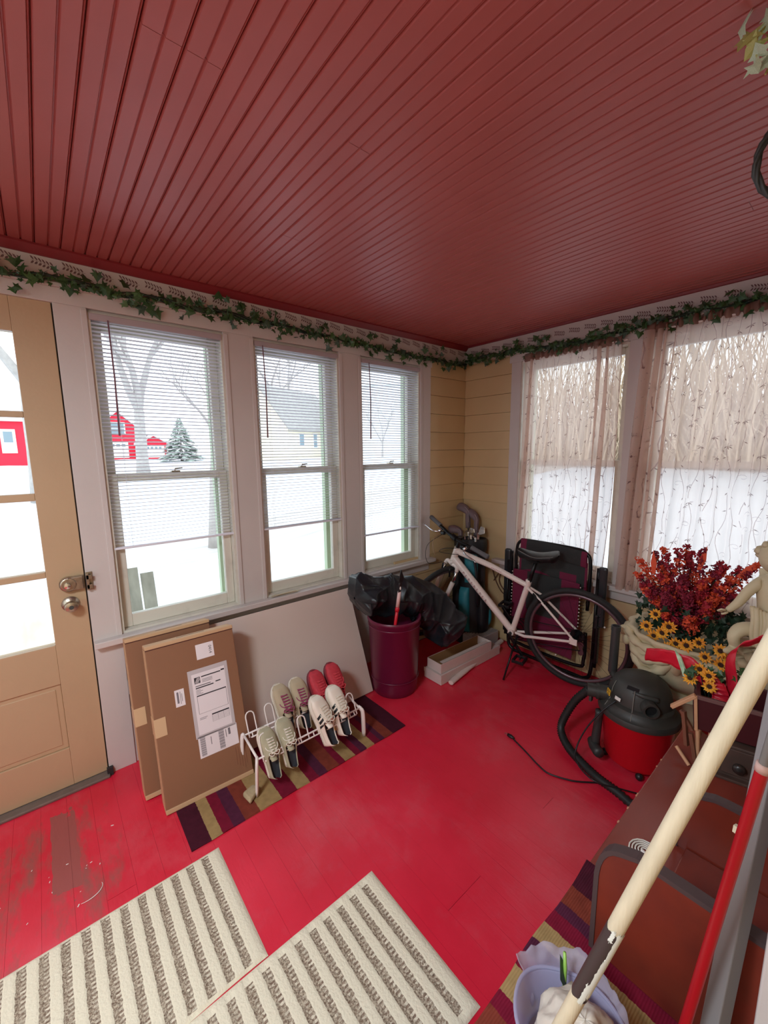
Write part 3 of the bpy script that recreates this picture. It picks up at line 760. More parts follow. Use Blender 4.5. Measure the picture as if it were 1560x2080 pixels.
mb.build('needles', mat('hazed_evergreen', S(160, 170, 162), .9), ev, kind='stuff')  # needles paled so their colour carries the distant haze
# snow-covered garden chair outside the window beside the door
oc = thing('garden_chair', 'weathered wooden garden chair heaped with snow outside the window beside the door', 'chair', (-1.6, -2.05, gz(-1.6, -2.05)))
oz = gz(-1.6, -2.05)
M_wx = mat('weathered_wood', S(168, 164, 148), .9, n=.35, ns=14, stretch=(1, 1, .3))
for k in range(4):
    y = -2.53 + k * .115
    MB().beam((-1.42, y, oz + .25), (-1.68, y, oz + (1.22, 1.28, 1.28, 1.22)[k] - .0), .10, .02, up=(1, 0, 0)).build('back_slat', M_wx, oc, bevel=.004)
for s in (-2.58, -2.12):
    MB().beam((-1.9, s, oz), (-1.9, s, oz + .5), .09, .03).build('leg', M_wx, oc); MB().beam((-1.45, s, oz), (-1.45, s, oz + .55), .09, .03).build('leg', M_wx, oc)
    MB().bb(-1.98, -1.4, s - .06, s + .06, oz + .52, oz + .55).build('armrest', M_wx, oc, bevel=.004)
MB().bb(-1.98, -1.42, -2.58, -2.12, oz + .34, oz + .37).build('seat', M_wx, oc, bevel=.004)
MB().ball((-1.2, -1.72, -.30), .62, 32, 20, (.8, 1.1, 1.05), nz=.10, nf=2).build('snow_heap', M_snow, smooth=True, tag=('smooth rounded heap of snow just outside the windows', 'snow'), kind='stuff')

# ================================================================== RUGS
def stripe_rug_mat(y0):
    m = bpy.data.materials.new('striped_rug'); m.use_nodes = True; N = m.node_tree.nodes; L = m.node_tree.links; p = N['Principled BSDF']
    p.inputs['Roughness'].default_value = .9; p.inputs['Specular IOR Level'].default_value = .15
    t = N.new('ShaderNodeTexCoord'); s = N.new('ShaderNodeSeparateXYZ'); L.new(t.outputs['Object'], s.inputs[0])
    u = math_node(N, L, 'DIVIDE', math_node(N, L, 'ADD', s.outputs[1], 1.153 / 2), 1.153)
    z2 = N.new('ShaderNodeTexNoise'); z2.inputs['Scale'].default_value = 90; L.new(t.outputs['Object'], z2.inputs['Vector'])
    u = math_node(N, L, 'ADD', u, math_node(N, L, 'MULTIPLY', math_node(N, L, 'SUBTRACT', z2.outputs['Fac'], .5), .006))
    r = N.new('ShaderNodeValToRGB'); r.color_ramp.interpolation = 'CONSTANT'
    tan, cr, pl, ru, dk = S(168, 138, 92), S(124, 22, 48), S(84, 34, 58), S(130, 58, 44), S(74, 24, 40)
    st = [(-2.495, dk), (-2.42, tan), (-2.375, cr), (-2.33, pl), (-2.28, ru), (-2.215, tan), (-2.11, cr), (-2.035, tan), (-1.965, cr), (-1.915, pl), (-1.865, ru), (-1.80, cr), (-1.765, tan), (-1.70, cr), (-1.665, pl), (-1.625, tan), (-1.575, cr), (-1.535, pl), (-1.50, ru), (-1.445, dk)]
    e = r.color_ramp.elements
    for i, (yy, c) in enumerate(st):
        pos = (yy + 2.495) / 1.153
        el = e[i] if i < 2 else e.new(pos)
        el.position = pos; el.color = c
    L.new(u, r.inputs[0])
    z = N.new('ShaderNodeTexNoise'); z.inputs['Scale'].default_value = 38; z.inputs['Detail'].default_value = 5; L.new(t.outputs['Object'], z.inputs['Vector'])
    mx = N.new('ShaderNodeMix'); mx.data_type = 'RGBA'; mx.blend_type = 'MULTIPLY'; mx.inputs[0].default_value = .5
    L.new(r.outputs[0], mx.inputs[6]); L.new(z.outputs['Fac'], mx.inputs[7])
    g = N.new('ShaderNodeMix'); g.data_type = 'RGBA'; g.blend_type = 'MULTIPLY'; g.inputs[0].default_value = 1; L.new(mx.outputs[2], g.inputs[6]); g.inputs[7].default_value = (1.2, 1.2, 1.2, 1)
    L.new(g.outputs[2], p.inputs['Base Color'])
    w_ = N.new('ShaderNodeTexWave'); w_.inputs['Scale'].default_value = 60; w_.bands_direction = 'X'; w_.inputs['Distortion'].default_value = 1; L.new(t.outputs['Object'], w_.inputs['Vector'])
    b = N.new('ShaderNodeBump'); b.inputs['Strength'].default_value = .35; b.inputs['Distance'].default_value = .004; L.new(w_.outputs['Fac'], b.inputs['Height']); L.new(b.outputs[0], p.inputs['Normal'])
    return m
M_stripe = stripe_rug_mat(0)
def rug_sheet(x0, x1, y0, y1, z, th, wob=.001):
    mb = MB()
    def f(u, v):
        x = x0 + (x1 - x0) * u + .004 * math.sin(v * 23) * (1 if u > .98 or u < .02 else 0)
        return (x, y0 + (y1 - y0) * v, z + th + wob * math.sin(u * 9 + v * 31) * math.sin(v * 17))
    mb.grid(f, 16, 40)
    n = len(mb.v); top = list(mb.v)
    mb.grid(lambda u, v: (x0 + (x1 - x0) * u, y0 + (y1 - y0) * v, z + .0004), 16, 40)
    rim = [i for i in range(17)] + [17 * j + 16 for j in range(1, 41)] + [17 * 40 + i for i in range(15, -1, -1)] + [17 * j for j in range(39, 0, -1)]
    for a, b in zip(rim, rim[1:] + rim[:1]): mb.f.append([a, b, b + n, a + n]); mb.mi.append(0)
    return mb
rug_sheet(.252, .705, -2.495, -1.342, 0, .006, .0015).build('runner_rug', M_stripe, tag=('burgundy, rust and tan striped runner rug on the floor under the shoe rack', 'rug'))
rug_sheet(1.884, 2.36, -2.898, -1.745, .43, .006, .0012).build('runner_rug', M_stripe, tag=('striped burgundy and tan runner laid over the near end of the wooden bench', 'rug'))
def mat_material():
    m = bpy.data.materials.new('doormat_weave'); m.use_nodes = True; N = m.node_tree.nodes; L = m.node_tree.links; p = N['Principled BSDF']
    p.inputs['Roughness'].default_value = .95; p.inputs['Specular IOR Level'].default_value = .1
    t = N.new('ShaderNodeTexCoord'); s = N.new('ShaderNodeSeparateXYZ'); L.new(t.outputs['Object'], s.inputs[0])
    P = .0535
    ph = math_node(N, L, 'FRACT', math_node(N, L, 'DIVIDE', math_node(N, L, 'ADD', s.outputs[1], 10 * P), P))
    wz = N.new('ShaderNodeTexNoise'); wz.inputs['Scale'].default_value = 70; L.new(t.outputs['Object'], wz.inputs['Vector'])
    ph2 = math_node(N, L, 'ADD', ph, math_node(N, L, 'MULTIPLY', math_node(N, L, 'SUBTRACT', wz.outputs['Fac'], .5), .14))
    band = math_node(N, L, 'MULTIPLY', math_node(N, L, 'GREATER_THAN', ph2, .34), math_node(N, L, 'LESS_THAN', ph2, .80))
    inx = math_node(N, L, 'LESS_THAN', math_node(N, L, 'ABSOLUTE', s.outputs[0]), .222)
    iny = math_node(N, L, 'LESS_THAN', math_node(N, L, 'ABSOLUTE', s.outputs[1]), .437)
    band = math_node(N, L, 'MULTIPLY', band, math_node(N, L, 'MULTIPLY', inx, iny))
    v = N.new('ShaderNodeTexVoronoi'); v.inputs['Scale'].default_value = 125; mp = N.new('ShaderNodeMapping'); mp.inputs['Scale'].default_value = (1, .8, 1); L.new(t.outputs['Object'], mp.inputs[0]); L.new(mp.outputs[0], v.inputs['Vector'])
    # dotted row: dark/white nubs along the left of each band
    r = N.new('ShaderNodeValToRGB'); r.color_ramp.interpolation = 'LINEAR'
    sc = N.new('ShaderNodeSeparateColor'); L.new(v.outputs['Color'], sc.inputs[0]); L.new(sc.outputs[0], r.inputs[0])
    e = r.color_ramp.elements; e[0].position = 0; e[0].color = S(122, 98, 82); e[1].position = 1; e[1].color = S(226, 212, 190)
    for pos, c in ((.2, S(146, 126, 108)), (.5, S(170, 152, 132)), (.72, S(190, 174, 150)), (.86, S(222, 208, 186))): q = e.new(pos); q.color = c
    mx = N.new('ShaderNodeMix'); mx.data_type = 'RGBA'; L.new(band, mx.inputs[0]); mx.inputs[6].default_value = S(230, 220, 196)
    z3 = N.new('ShaderNodeTexNoise'); z3.inputs['Scale'].default_value = 230; z3.inputs['Detail'].default_value = 2; L.new(t.outputs['Object'], z3.inputs['Vector'])
    r9 = N.new('ShaderNodeValToRGB'); r9.color_ramp.elements[0].position = .36; r9.color_ramp.elements[1].position = .66; r9.color_ramp.elements[0].color = S(124, 104, 88); r9.color_ramp.elements[1].color = S(196, 182, 160)
    L.new(z3.outputs['Fac'], r9.inputs[0])
    # row of light and dark nubs along one side of each band
    wx = math_node(N, L, 'FRACT', math_node(N, L, 'DIVIDE', math_node(N, L, 'ADD', s.outputs[0], math_node(N, L, 'MULTIPLY', wz.outputs['Fac'], .004)), .0135))
    nub = math_node(N, L, 'MULTIPLY', math_node(N, L, 'GREATER_THAN', ph2, .56), 1)
    dk_ = math_node(N, L, 'GREATER_THAN', wx, .52)
    n1 = N.new('ShaderNodeMix'); n1.data_type = 'RGBA'; L.new(dk_, n1.inputs[0]); n1.inputs[6].default_value = S(232, 222, 200); n1.inputs[7].default_value = S(122, 98, 84)
    n2 = N.new('ShaderNodeMix'); n2.data_type = 'RGBA'; L.new(math_node(N, L, 'MULTIPLY', math_node(N, L, 'MULTIPLY', nub, sc.outputs[1]), .85), n2.inputs[0]); L.new(r9.outputs[0], n2.inputs[6]); L.new(n1.outputs[2], n2.inputs[7])
    L.new(n2.outputs[2], mx.inputs[7])
    L.new(mx.outputs[2], p.inputs['Base Color'])
    z = N.new('ShaderNodeTexNoise'); z.inputs['Scale'].default_value = 140; z.inputs['Detail'].default_value = 2; L.new(t.outputs['Object'], z.inputs['Vector'])
    hh = math_node(N, L, 'ADD', math_node(N, L, 'MULTIPLY', z.outputs['Fac'], .5), math_node(N, L, 'MULTIPLY', math_node(N, L, 'MULTIPLY', band, math_node(N, L, 'SUBTRACT', 1, v.outputs['Distance'])), .9))
    b = N.new('ShaderNodeBump'); b.inputs['Strength'].default_value = .7; b.inputs['Distance'].default_value = .006; L.new(hh, b.inputs['Height']); L.new(b.outputs[0], p.inputs['Normal'])
    return m
M_mat = mat_material()
def doormat(x0, x1, y0, y1, z, label):
    P = .0535; yc = (y0 + y1) / 2
    def f(u, v):
        x = x0 + (x1 - x0) * u; y = y0 + (y1 - y0) * v; fr_ = ((y - yc + 10 * P) / P) % 1
        hgt = .0035 * (1 if fr_ < .34 or fr_ > .8 else .35)
        e = min(u, 1 - u) * (x1 - x0); ed = min(1, e / .01); ev_ = min(1, min(v, 1 - v) * (y1 - y0) / .01)
        return (x + .003 * math.sin(v * 12) * (u > .99), y, z + .0006 + .0055 * min(ed, ev_) + hgt * min(ed, ev_) + .0012 * noise.noise(V((x * 6, y * 6, 0))))
    MB().grid(f, 60, 190).build('doormat', M_mat, smooth=True, tag=(label, 'doormat'))
doormat(.752, 1.222, -3.335, -2.407, 0, 'cream doormat with brown braided stripes on the left, nearer the door')
doormat(1.2235, 1.7255, -2.925, -1.997, 0, 'cream doormat with brown braided stripes on the right, nearer the bench')
# flakes and scraps on the floor
mb = MB(); rnd = random.Random(2)
for i in range(16):
    x, y = rnd.choice(((.45, -2.86), (.55, -2.8), (.6, -2.9), (.5, -2.98))); x += rnd.gauss(0, .06); y += rnd.gauss(0, .08); s = rnd.uniform(.002, .006); a = rnd.uniform(0, 3)
    mb.box((x, y, .001), (s * 1.8, s * .6, .0012), Matrix.Rotation(a, 3, 'Z'))
mb.tube([(.62 + .035 * math.cos(a / 6), -2.83 + .05 * math.sin(a / 6), .002) for a in range(-2, 12)], [.0006 + .0010 * math.sin(PI * i / 13) for i in range(14)], 4)
mb.build('paint_flakes', M_white, kind='stuff', tag=('scattered white paint flakes and scraps on the worn floor before the door', 'debris'))

# ================================================================== CARDBOARD BOXES
def card_mat():
    return mat('cardboard', S(142, 98, 70), .75, n=.06, ns=2, bump=.03, bs=200)
M_card = card_mat(); M_cardl = mat('cardboard_edge', S(196, 158, 120), .75); M_paper = mat('label_paper', S(232, 222, 224), .6); M_ink = mat('label_ink', S(50, 46, 52), .6)
M_env = mat('plastic_envelope', S(196, 186, 188), .3); M_tape = mat('paper_tape', S(206, 170, 132), .45); M_inkg = mat('label_ink_grey', S(120, 112, 118), .6)
def flat_box(name, label, base, W, D, Hh, lean, yaw, labels):
    # local frame: x = outward (front face), y = width, z = up; rests on its lower back edge
    t = thing(name, label, 'cardboard box', base); ORG[t.name] = V((0, 0, 0)); t.rotation_euler = (0, -lean, yaw)
    e = .004
    MB().bb(-D, 0, 0, W, 0, Hh).build('body', M_card, t, bevel=.003)
    MB().bb(-D - .001, .0045, -.001, W + .001, Hh - .013, Hh + .004).build('top_flap', M_cardl, t, bevel=.003)
    MB().bb(-D - .001, .0045, -.001, W + .001, -.002, .018).build('bottom_flap', M_cardl, t, bevel=.003)
    MB().bb(-D * .62, -D * .55, W * .36, W * .68, Hh + .004, Hh + .0048).build('flap_slot', M_ink, t)
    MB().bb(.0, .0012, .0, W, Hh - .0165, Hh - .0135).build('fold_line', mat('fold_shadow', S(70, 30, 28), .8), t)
    MB().bb(-D - .001, -D * .05, -.0012, -.0004, .02, Hh - .014).build('side_flap', M_cardl, t)
    MB().bb(-D - .002, .0016, -.003, .045, .325, .405).build('tape', M_tape, t, bevel=.001)
    if labels:
        def lab(y0, y1, z0, z1, m=M_paper, nm='shipping_label', x=.0016): return MB().bb(.0002, x, y0, y1, z0, z1).build(nm, m, t)
        l1 = lab(.205, .285, .605, .675)
        Mx = Matrix(((0, 0, 1, .0019), (0, -1, 0, .271), (1, 0, 0, 0), (0, 0, 0, 1)))
        # text reads downwards
        R = Matrix.Translation((.0018, .270, .640)) @ Matrix(((0, 0, 1), (0, 1, 0), (-1, 0, 0))).to_4x4()
        R = Matrix.Translation((.0018, .268, .640)) @ Matrix(((0, 0, 1, 0), (0, 1, 0, 0), (-1, 0, 0, 0), (0, 0, 0, 1)))
        text_mb('0414', .019, R).build('printed_number', M_ink, l1)
        env = lab(.155, .335, .255, .565, M_env, 'packing_envelope')
        sh = MB().bb(.0016, .0022, .170, .320, .268, .545).build('packing_sheet', M_paper, env)
        ink = MB(); g = MB()
        def bar(y0, y1, z0, z1, m_): m_.bb(.0022, .0025, y0, y1, z0, z1)
        bar(.180, .206, .500, .528, ink)
        bar(.212, .300, .523, .528, ink); bar(.302, .318, .526, .533, ink)
        for k in range(3): bar(.214, .26, .511 - k * .006, .513 - k * .006, g)
        bar(.182, .25, .486, .489, ink); bar(.182, .262, .476, .481, ink); bar(.272, .295, .482, .487, ink)
        for k in range(4): bar(.182, .182 + .02 + .01 * (k % 2), .468 - k * .006, .470 - k * .006, g)
        bar(.182, .315, .440, .445, ink); bar(.182, .1835, .36, .44, g); bar(.3135, .315, .36, .44, g); bar(.182, .315, .36, .361, g)
        bar(.182, .216, .340, .342, g); bar(.182, .21, .334, .336, g)
        bar(.236, .315, .338, .344, ink)
        for k in range(5): bar(.236, .315, .332 - k * .006, .3328 - k * .006, g)
        for k in range(4): bar(.236 + k * .026, .2368 + k * .026, .306, .338, g)
        ink.build('printing', M_ink, sh); g.build('fine_printing', M_inkg, sh)
        wl2 = MB()
        for k, (a0, b0, a1, b1) in enumerate(((.182, .503, .193, .526), (.186, .502, .198, .526), (.190, .502, .202, .525), (.195, .502, .204, .519))): wl2.add([(.0026, a0, b0), (.0026, a0 + .0022, b0), (.0026, a1 + .0022, b1), (.0026, a1, b1)], [(0, 1, 2, 3)])
        wl2.build('emblem_strokes', M_paper, sh)
        l2 = lab(.162, .338, .165, .262)
        for q0, q1, m3 in ((.170, .192, 3), (.252, .276, 4)):
            ink = MB()
            for k in range(26):
                z = .172 + k * .0032; ink.bb(.0016, .0019, q0, q1, z, z + (.0022 if k % m3 else .0012))
            ink.build('barcode', M_inkg, l2)
        ink = MB()
        ink.bb(.0016, .0019, .216, .219, .21, .245).bb(.0016, .0019, .284, .287, .215, .25).bb(.0016, .0019, .296, .306, .222, .252)
        ink.build('fine_printing', M_inkg, l2)
        l3 = lab(.092, .132, .425, .50); MB().bb(.0016, .0019, .10, .108, .44, .49).bb(.0016, .0019, .114, .116, .435, .49).bb(.0016, .0019, .120, .122, .445, .48).build('printing', M_inkg, l3)
        MB().add([], []).bb(.0003, .0008, .318, .319, .07, .15).bb(.0003, .0008, .330, .331, .06, .15).bb(.0003, .0008, .342, .343, .05, .14).bb(.0003, .0008, .353, .354, .04, .13).bb(.0003, .0008, .362, .363, .06, .12).build('printed_lines', mat('box_print', S(120, 70, 55), .8), t)
    return t
flat_box('cardboard_box', 'flat brown cardboard box leaning in front, with shipping labels and 0414 on it', (.462, -2.532, .0065), .385, .085, .722, .275, -.04, True)
flat_box('cardboard_box', 'flat brown cardboard box leaning behind the labelled one, against the window sill', (.318, -2.585, .008), .375, .085, .722, .27, -.02, False)
M_foam = mat('panel_board', S(214, 196, 186), .6, n=.03, ns=3)
pb = MB().beam((.315, -1.738, .007), (.064, -1.738, .645), .926, .012, up=(.93, 0, .37)).build('wall_panel', M_foam, tag=('large plain off-white board leaning against the wall under the windows', 'board'))
# papers/sticks on the sill
sk = thing('paint_sticks', 'little pile of flat wooden stir sticks on the sill under the middle window', 'sticks', (.03, -1.72, .695))
for k, (a, b) in enumerate((((.015, -1.80), (.030, -1.64)), ((.030, -1.81), (.018, -1.66)), ((.022, -1.79), (.040, -1.63)), ((.036, -1.78), (.034, -1.65)))):
    MB().beam((a[0], a[1], .6985 + k * .0035), (b[0], b[1], .6985 + k * .0035), .014, .003).build('stick', mat('stick_wood', S(196, 184, 160), .7), sk)

# ================================================================== SHOE RACK
rk = thing('shoe_rack', 'low white wire shoe rack with upright loops standing on the striped runner', 'shoe rack', (.55, -1.86, .0075))
yL, yR = -2.175, -1.60; zt = .180; xf, xb = .615, .455
M_wire = mat('white_wire', S(236, 226, 220), .35)
for (x, dz) in ((xf, 0), (xb, .028)):
    MB().tube([(x, yL, zt + dz), (x, yR, zt + dz)], .0042, 8).tube([(x + .012, yL + .03, zt + dz - .018), (x + .012, yR - .03, zt + dz - .018)], .0036, 8).build('rail', M_wire, rk, smooth=True)
    for k in range(7):
        y = yL + .04 + k * (yR - yL - .08) / 6; MB().tube([(x, y, zt + dz), (x + .012, y, zt + dz - .018)], .003, 6).build('rail_link', M_wire, rk)
for (y, s) in ((yL, -1), (yR, 1)):
    MB().tube([(xb, y, zt + .028), (xf, y, zt)], .006, 8).build('end_bar', M_wire, rk, smooth=True)
    MB().tube(smoothpath([(xf - .01, y, zt + .002), (xf + .004, y + s * .006, zt - .004), (xf + .014, y + s * .012, zt - .03), (xf + .012, y + s * .018, .0125)], 4), [.0075] * 12 + [.006], 8, flat=1.7).build('leg', M_wire, rk, smooth=True)
    MB().tube(smoothpath([(xb, y, zt + .028), (xb - .012, y + s * .006, zt + .01), (xb - .018, y + s * .012, .0125)], 4), .007, 8, flat=1.5).build('leg', M_wire, rk, smooth=True)
loops_y = [yL + .045 + k * (yR - yL - .09) / 5 for k in range(6)]
for r_, (x, dz) in enumerate(((xf, 0), (xb, .028))):
    for k, y in enumerate(loops_y):
        w_ = .021; zz = zt + dz; hh = .088; tl = -.03
        pts = [(x + .01, y - w_, zz - .018), (x, y - w_, zz)] + [(x + tl * (q), y - w_, zz + (hh - w_) * q) for q in (.5, 1)]
        pts += [(x + tl + tl * .25 * math.sin(a), y - w_ * math.cos(a), zz + hh - w_ + w_ * math.sin(a)) for a in (PI * .17, PI * .33, PI * .5, PI * .67, PI * .83)]
        pts += [(x + tl * q, y + w_, zz + (hh - w_) * q) for q in (1, .5)] + [(x, y + w_, zz), (x + .01, y + w_, zz - .018)]
        MB().tube(pts, .0034, 7).build('shoe_loop', M_wire, rk, smooth=True)

# ================================================================== SHOES
def shoe(label, pos, mats, group, tilt=0, yawz=0, stripes=False, loops=False, kind='sneaker', scale=1.0, lean=1.05):
    M_up, M_sole, M_lace, M_in = mats
    t = thing('shoe', label, 'shoe', pos, group)
    ORG[t.name] = V((0, 0, 0))
    L = .262
    def hw(v):          # half width along the length, v=0 heel
        return .030 + .017 * math.sin(min(1, v / .72) * PI / 2) ** 1.5 if v < .72 else .047 * math.sqrt(max(0, 1 - ((v - .72) / .285) ** 2.3))
    def cx(v): return .006 * math.sin(v * PI * 1.2 - .4)
    def hwh(v):
        w0 = hw(v)
        if v < .07: w0 *= math.sqrt(max(0.02, 1 - ((.07 - v) / .075) ** 2))
        return max(w0, .001)
    sole = MB(); NV = 22; 
    def so(u, v):
        a = u * 2 * PI; w0 = hwh(v); zz = .010 * (1 - math.cos(a)) ;
        X = w0 * 1.06 * nonl(math.sin(a), .35); Z = .010 + .012 * nonl(-math.cos(a), .35)
        return V((cx(v) + X, v * L, Z + .012 * max(0, v - .75) ** 1.3))
    sole.grid(so, 16, NV, cu=True); 
    sole.build('sole', M_sole, t, smooth=True)
    up = MB()
    def collar(v): return .062 - .012 * math.sin(v / .45 * PI) + .012 * (v < .05)
    def topz(v):
        if v < .45: return .062
        s = (v - .45) / .55
        return .074 * (1 - s) ** .75 * .55 + .034 + (-.022 * max(0, s - .82) / .18)
    def ups(u, v):
        w0 = hwh(v) * .98; op = max(0, min(1, (.47 - v) / .06)); a = (u - .5) * PI
        # closed vault
        h = topz(v); X = w0 * nonl(math.sin(a), .8); Z = .020 + (h - .020) * max(0, math.cos(a)) ** .62
        # open collar: side wall up then down inside
        d = abs(u - .5) * 2; sg = 1 if u > .5 else -1; ch = collar(min(v, .45))
        if d > .45: q = (1 - d) / .55; Xo = w0 * (1 - .22 * q ** 2); Zo = .020 + (ch - .020) * q
        else: q = d / .45; Xo = w0 * .70 * q ** .5; Zo = .024 + (ch - .024) * q ** 3
        Xo *= sg
        return V((cx(v) + X * (1 - op) + Xo * op, v * L, Z * (1 - op) + Zo * op + .010 * max(0, v - .75)))
    up.grid(ups, 24, 40)
    # insole/in material for inner part via material index
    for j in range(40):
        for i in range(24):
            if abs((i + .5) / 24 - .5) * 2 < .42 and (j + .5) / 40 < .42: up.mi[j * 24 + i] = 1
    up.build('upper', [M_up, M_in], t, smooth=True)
    # toe seam / rand
    rd = MB(); rd.tube([ups(0.02, v) * 1 + V((-.001, 0, .004)) for v in [.1 + .1 * k for k in range(9)]], .0015, 5); rd.tube([ups(.98, v) + V((.001, 0, .004)) for v in [.1 + .1 * k for k in range(9)]], .0015, 5)
    rd.build('rand', M_sole, t)
    lc = MB()
    for k in range(6):
        v = .48 + k * .052
        a = ups(.40, v) + V((0, 0, .003)); b = ups(.60, v + .012) + V((0, 0, .003)); m_ = ups(.5, v + .006) + V((0, 0, .004)); lc.tube([a, m_, b], .0028, 5)
        a = ups(.60, v) + V((0, 0, .003)); b = ups(.40, v + .026) + V((0, 0, .003)); m_ = ups(.5, v + .012) + V((0, 0, .006)); lc.tube([a, m_, b], .0024, 5)
    c = ups(.5, .46) + V((0, 0, .006))
    for s in (-1, 1):
        lc.tube(smoothpath([c, c + V((s * .014, -.006, .010)), c + V((s * .030, .006, .004)), c + V((s * .018, .012, .002)), c], 3), .0024, 5)
        lc.tube(smoothpath([c, c + V((s * .012, .016, .004)), c + V((s * .030, .030, -.006)), c + V((s * .034, .045, -.016))], 3), .0022, 5)
    lc.build('laces', M_lace, t)
    tg = MB().grid(lambda u, v: V(((u - .5) * .034, (.44 - v * .10) * L, .062 + .018 * v - .01 * (2 * abs(u - .5)) ** 2)), 4, 4).build('tongue', M_up, t, solid=.004, smooth=True)
    if stripes:
        for s in (0, 1):
            for k in range(3):
                mb = MB(); v0 = .38 + k * .085
                ua, ub = (.06, .30) if s == 0 else (.94, .70)
                q = lambda uu, vv: (lambda p: p + V(((-.0012 if s == 0 else .0012), 0, .0006)))(ups(uu, vv))
                n = 5
                mb.grid(lambda u, v: q(ua + (ub - ua) * u, v0 + .050 * v + .06 * u), n, 2)
                mb.build('side_stripe', M_black, t)
    if loops:
        MB().tube([c + V((-.012, -.02, 0)), c + V((-.01, -.03, .014)), c + V((.01, -.03, .014)), c + V((.012, -.02, 0))], .002, 5).build('pull_loop', M_lace, t)
    # orientation: local +y (toe) goes up and toward the wall (-x), +z (upper) faces the room (+x)
    R = Matrix.Rotation(yawz, 3, 'Z') @ Matrix.Rotation(tilt, 3, 'X')
    base = Matrix(((0, -math.cos(lean), math.sin(lean)), (1, 0, 0), (0, math.sin(lean), math.cos(lean))))
    # columns: x->world y ; y->(-cos,0,sin) ; z->(sin,0,cos)
    t.rotation_euler = (R @ base).to_euler(); t.scale = (scale,) * 3
    return t
gr_up = mat('grey_green_canvas', S(176, 168, 140), .8, n=.12, ns=30, bump=.1, bs=300); wh_s = mat('off_white_rubber', S(222, 212, 196), .5)
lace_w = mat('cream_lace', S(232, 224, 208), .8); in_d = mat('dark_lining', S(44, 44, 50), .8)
bg_up = mat('beige_suede', S(186, 168, 140), .9, n=.12, ns=20); lace_p = mat('plum_lace', S(150, 62, 98), .8)
w_up = mat('white_leather', S(236, 222, 206), .45); rd_up = mat('red_knit', S(200, 52, 66), .7, n=.2, ns=60); lace_r = mat('red_lace', S(214, 70, 80), .7)
g1 = 'grey canvas shoes on the rack'
shoe('grey canvas shoe with cream laces, leftmost in the front row of the rack', (.640, -2.112, .070), (gr_up, wh_s, lace_w, in_d), g1, lean=1.08, yawz=.04, scale=.87)
shoe('grey canvas shoe with cream laces, second from the left in the front row', (.640, -2.025, .078), (gr_up, wh_s, lace_w, in_d), g1, lean=1.08, yawz=-.02, scale=.87)
g2 = 'beige shoes on the rack'
shoe('beige suede shoe with plum laces at the back of the rack, left of its pair', (.475, -1.955, .115), (bg_up, wh_s, lace_p, in_d), g2, lean=1.12, yawz=.05)
shoe('beige suede shoe with plum laces at the back of the rack, right of its pair', (.475, -1.862, .112), (bg_up, wh_s, lace_p, in_d), g2, lean=1.12, yawz=-.04)
g3 = 'white striped sneakers on the rack'
shoe('white sneaker with three black side stripes, the left one of the pair', (.645, -1.815, .085), (w_up, wh_s, lace_w, in_d), g3, stripes=True, lean=1.08, yawz=.22, tilt=0, scale=.98)
shoe('white sneaker with three black side stripes, the right one of the pair', (.635, -1.722, .092), (w_up, wh_s, lace_w, in_d), g3, stripes=True, lean=1.08, yawz=.02, scale=.98)
g4 = 'red shoes on the rack'
shoe('red running shoe at the back right of the rack, the left of the pair', (.475, -1.745, .115), (rd_up, mat('dark_red_rubber', S(120, 40, 52), .6), lace_r, in_d), g4, loops=True, lean=1.15, yawz=.05)
shoe('red running shoe at the back right of the rack, the right of the pair', (.475, -1.640, .120), (rd_up, mat('dark_red_rubber', S(120, 40, 52), .6), lace_r, in_d), g4, loops=True, lean=1.15)
bl = thing('toy_ball', 'small yellow and navy ball under the rack behind the white sneakers', 'ball', (.50, -1.70, .008)); ORG[bl.name] = V((.50, -1.70, .008))
MB().ball((.50, -1.70, .042), .033, 16, 10).build('yellow_skin', mat('yellow_ball', S(220, 184, 40), .5), bl, smooth=True)
MB().lathe([(.0335, -.008), (.0338, 0), (.0335, .008)], (.50, -1.70, .042), 20, Matrix.Rotation(.7, 3, 'X')).build('navy_band', mat('navy', S(30, 40, 90), .5), bl, smooth=True)
MB().prism([(.655, -2.235, .007), (.60, -2.165, .007), (.565, -2.19, .007), (.585, -2.245, .007)], (0, 0, .025)).build('rock', mat('tan_stone', S(184, 164, 128), .9, n=.2, ns=20, bump=.5, bs=40), bevel=.010, tag=('small tan wedge of stone on the runner in front of the rack', 'stone'))

# brown winter thicket and a tan neighbour house beyond the side yard (seen through the sheer curtains)
tk = thing('thicket', 'brown leafless winter thicket across the side yard behind the curtains', 'bushes', (2, 17, gz(2, 17)), kind='stuff'); ORG[tk.name] = V((0, 0, 0))
mb = MB(); rnd = random.Random(77)
for i in range(1500):
    x = rnd.uniform(-14, 9); y = rnd.uniform(-1.5, 2.5); h = rnd.uniform(2.5, 6.5); a = V((x, y, 0)); b = a + V((rnd.gauss(0, .5), rnd.gauss(0, .4), h * .6)); c = b + V((rnd.gauss(0, .6), rnd.gauss(0, .4), h * .4))
    mb.tube([a, b, c], [.05, .03, .008], 3, caps=False)
    for k in range(3):
        e = a.lerp(b, rnd.random()) ; mb.tube([e, e + V((rnd.gauss(0, .5), rnd.gauss(0, .4), rnd.uniform(.4, 1.4)))], [.022, .006], 3, caps=False)
mb.build('twigs', mat('brown_twigs', S(186, 164, 140), .9), tk, kind='stuff')
house('house', 'tan neighbour house across the side yard seen hazily through the right curtain', 6.0, 24, -1.3, 7, 10, 3.6, 2.6, mat('tan_clapboard', S(206, 184, 150), .8), M_roofg, [(-2.5, 1.2, .8, 1.3), (0, 1.2, .8, 1.3), (2.5, 1.2, .8, 1.3)], False, None, base=.8)

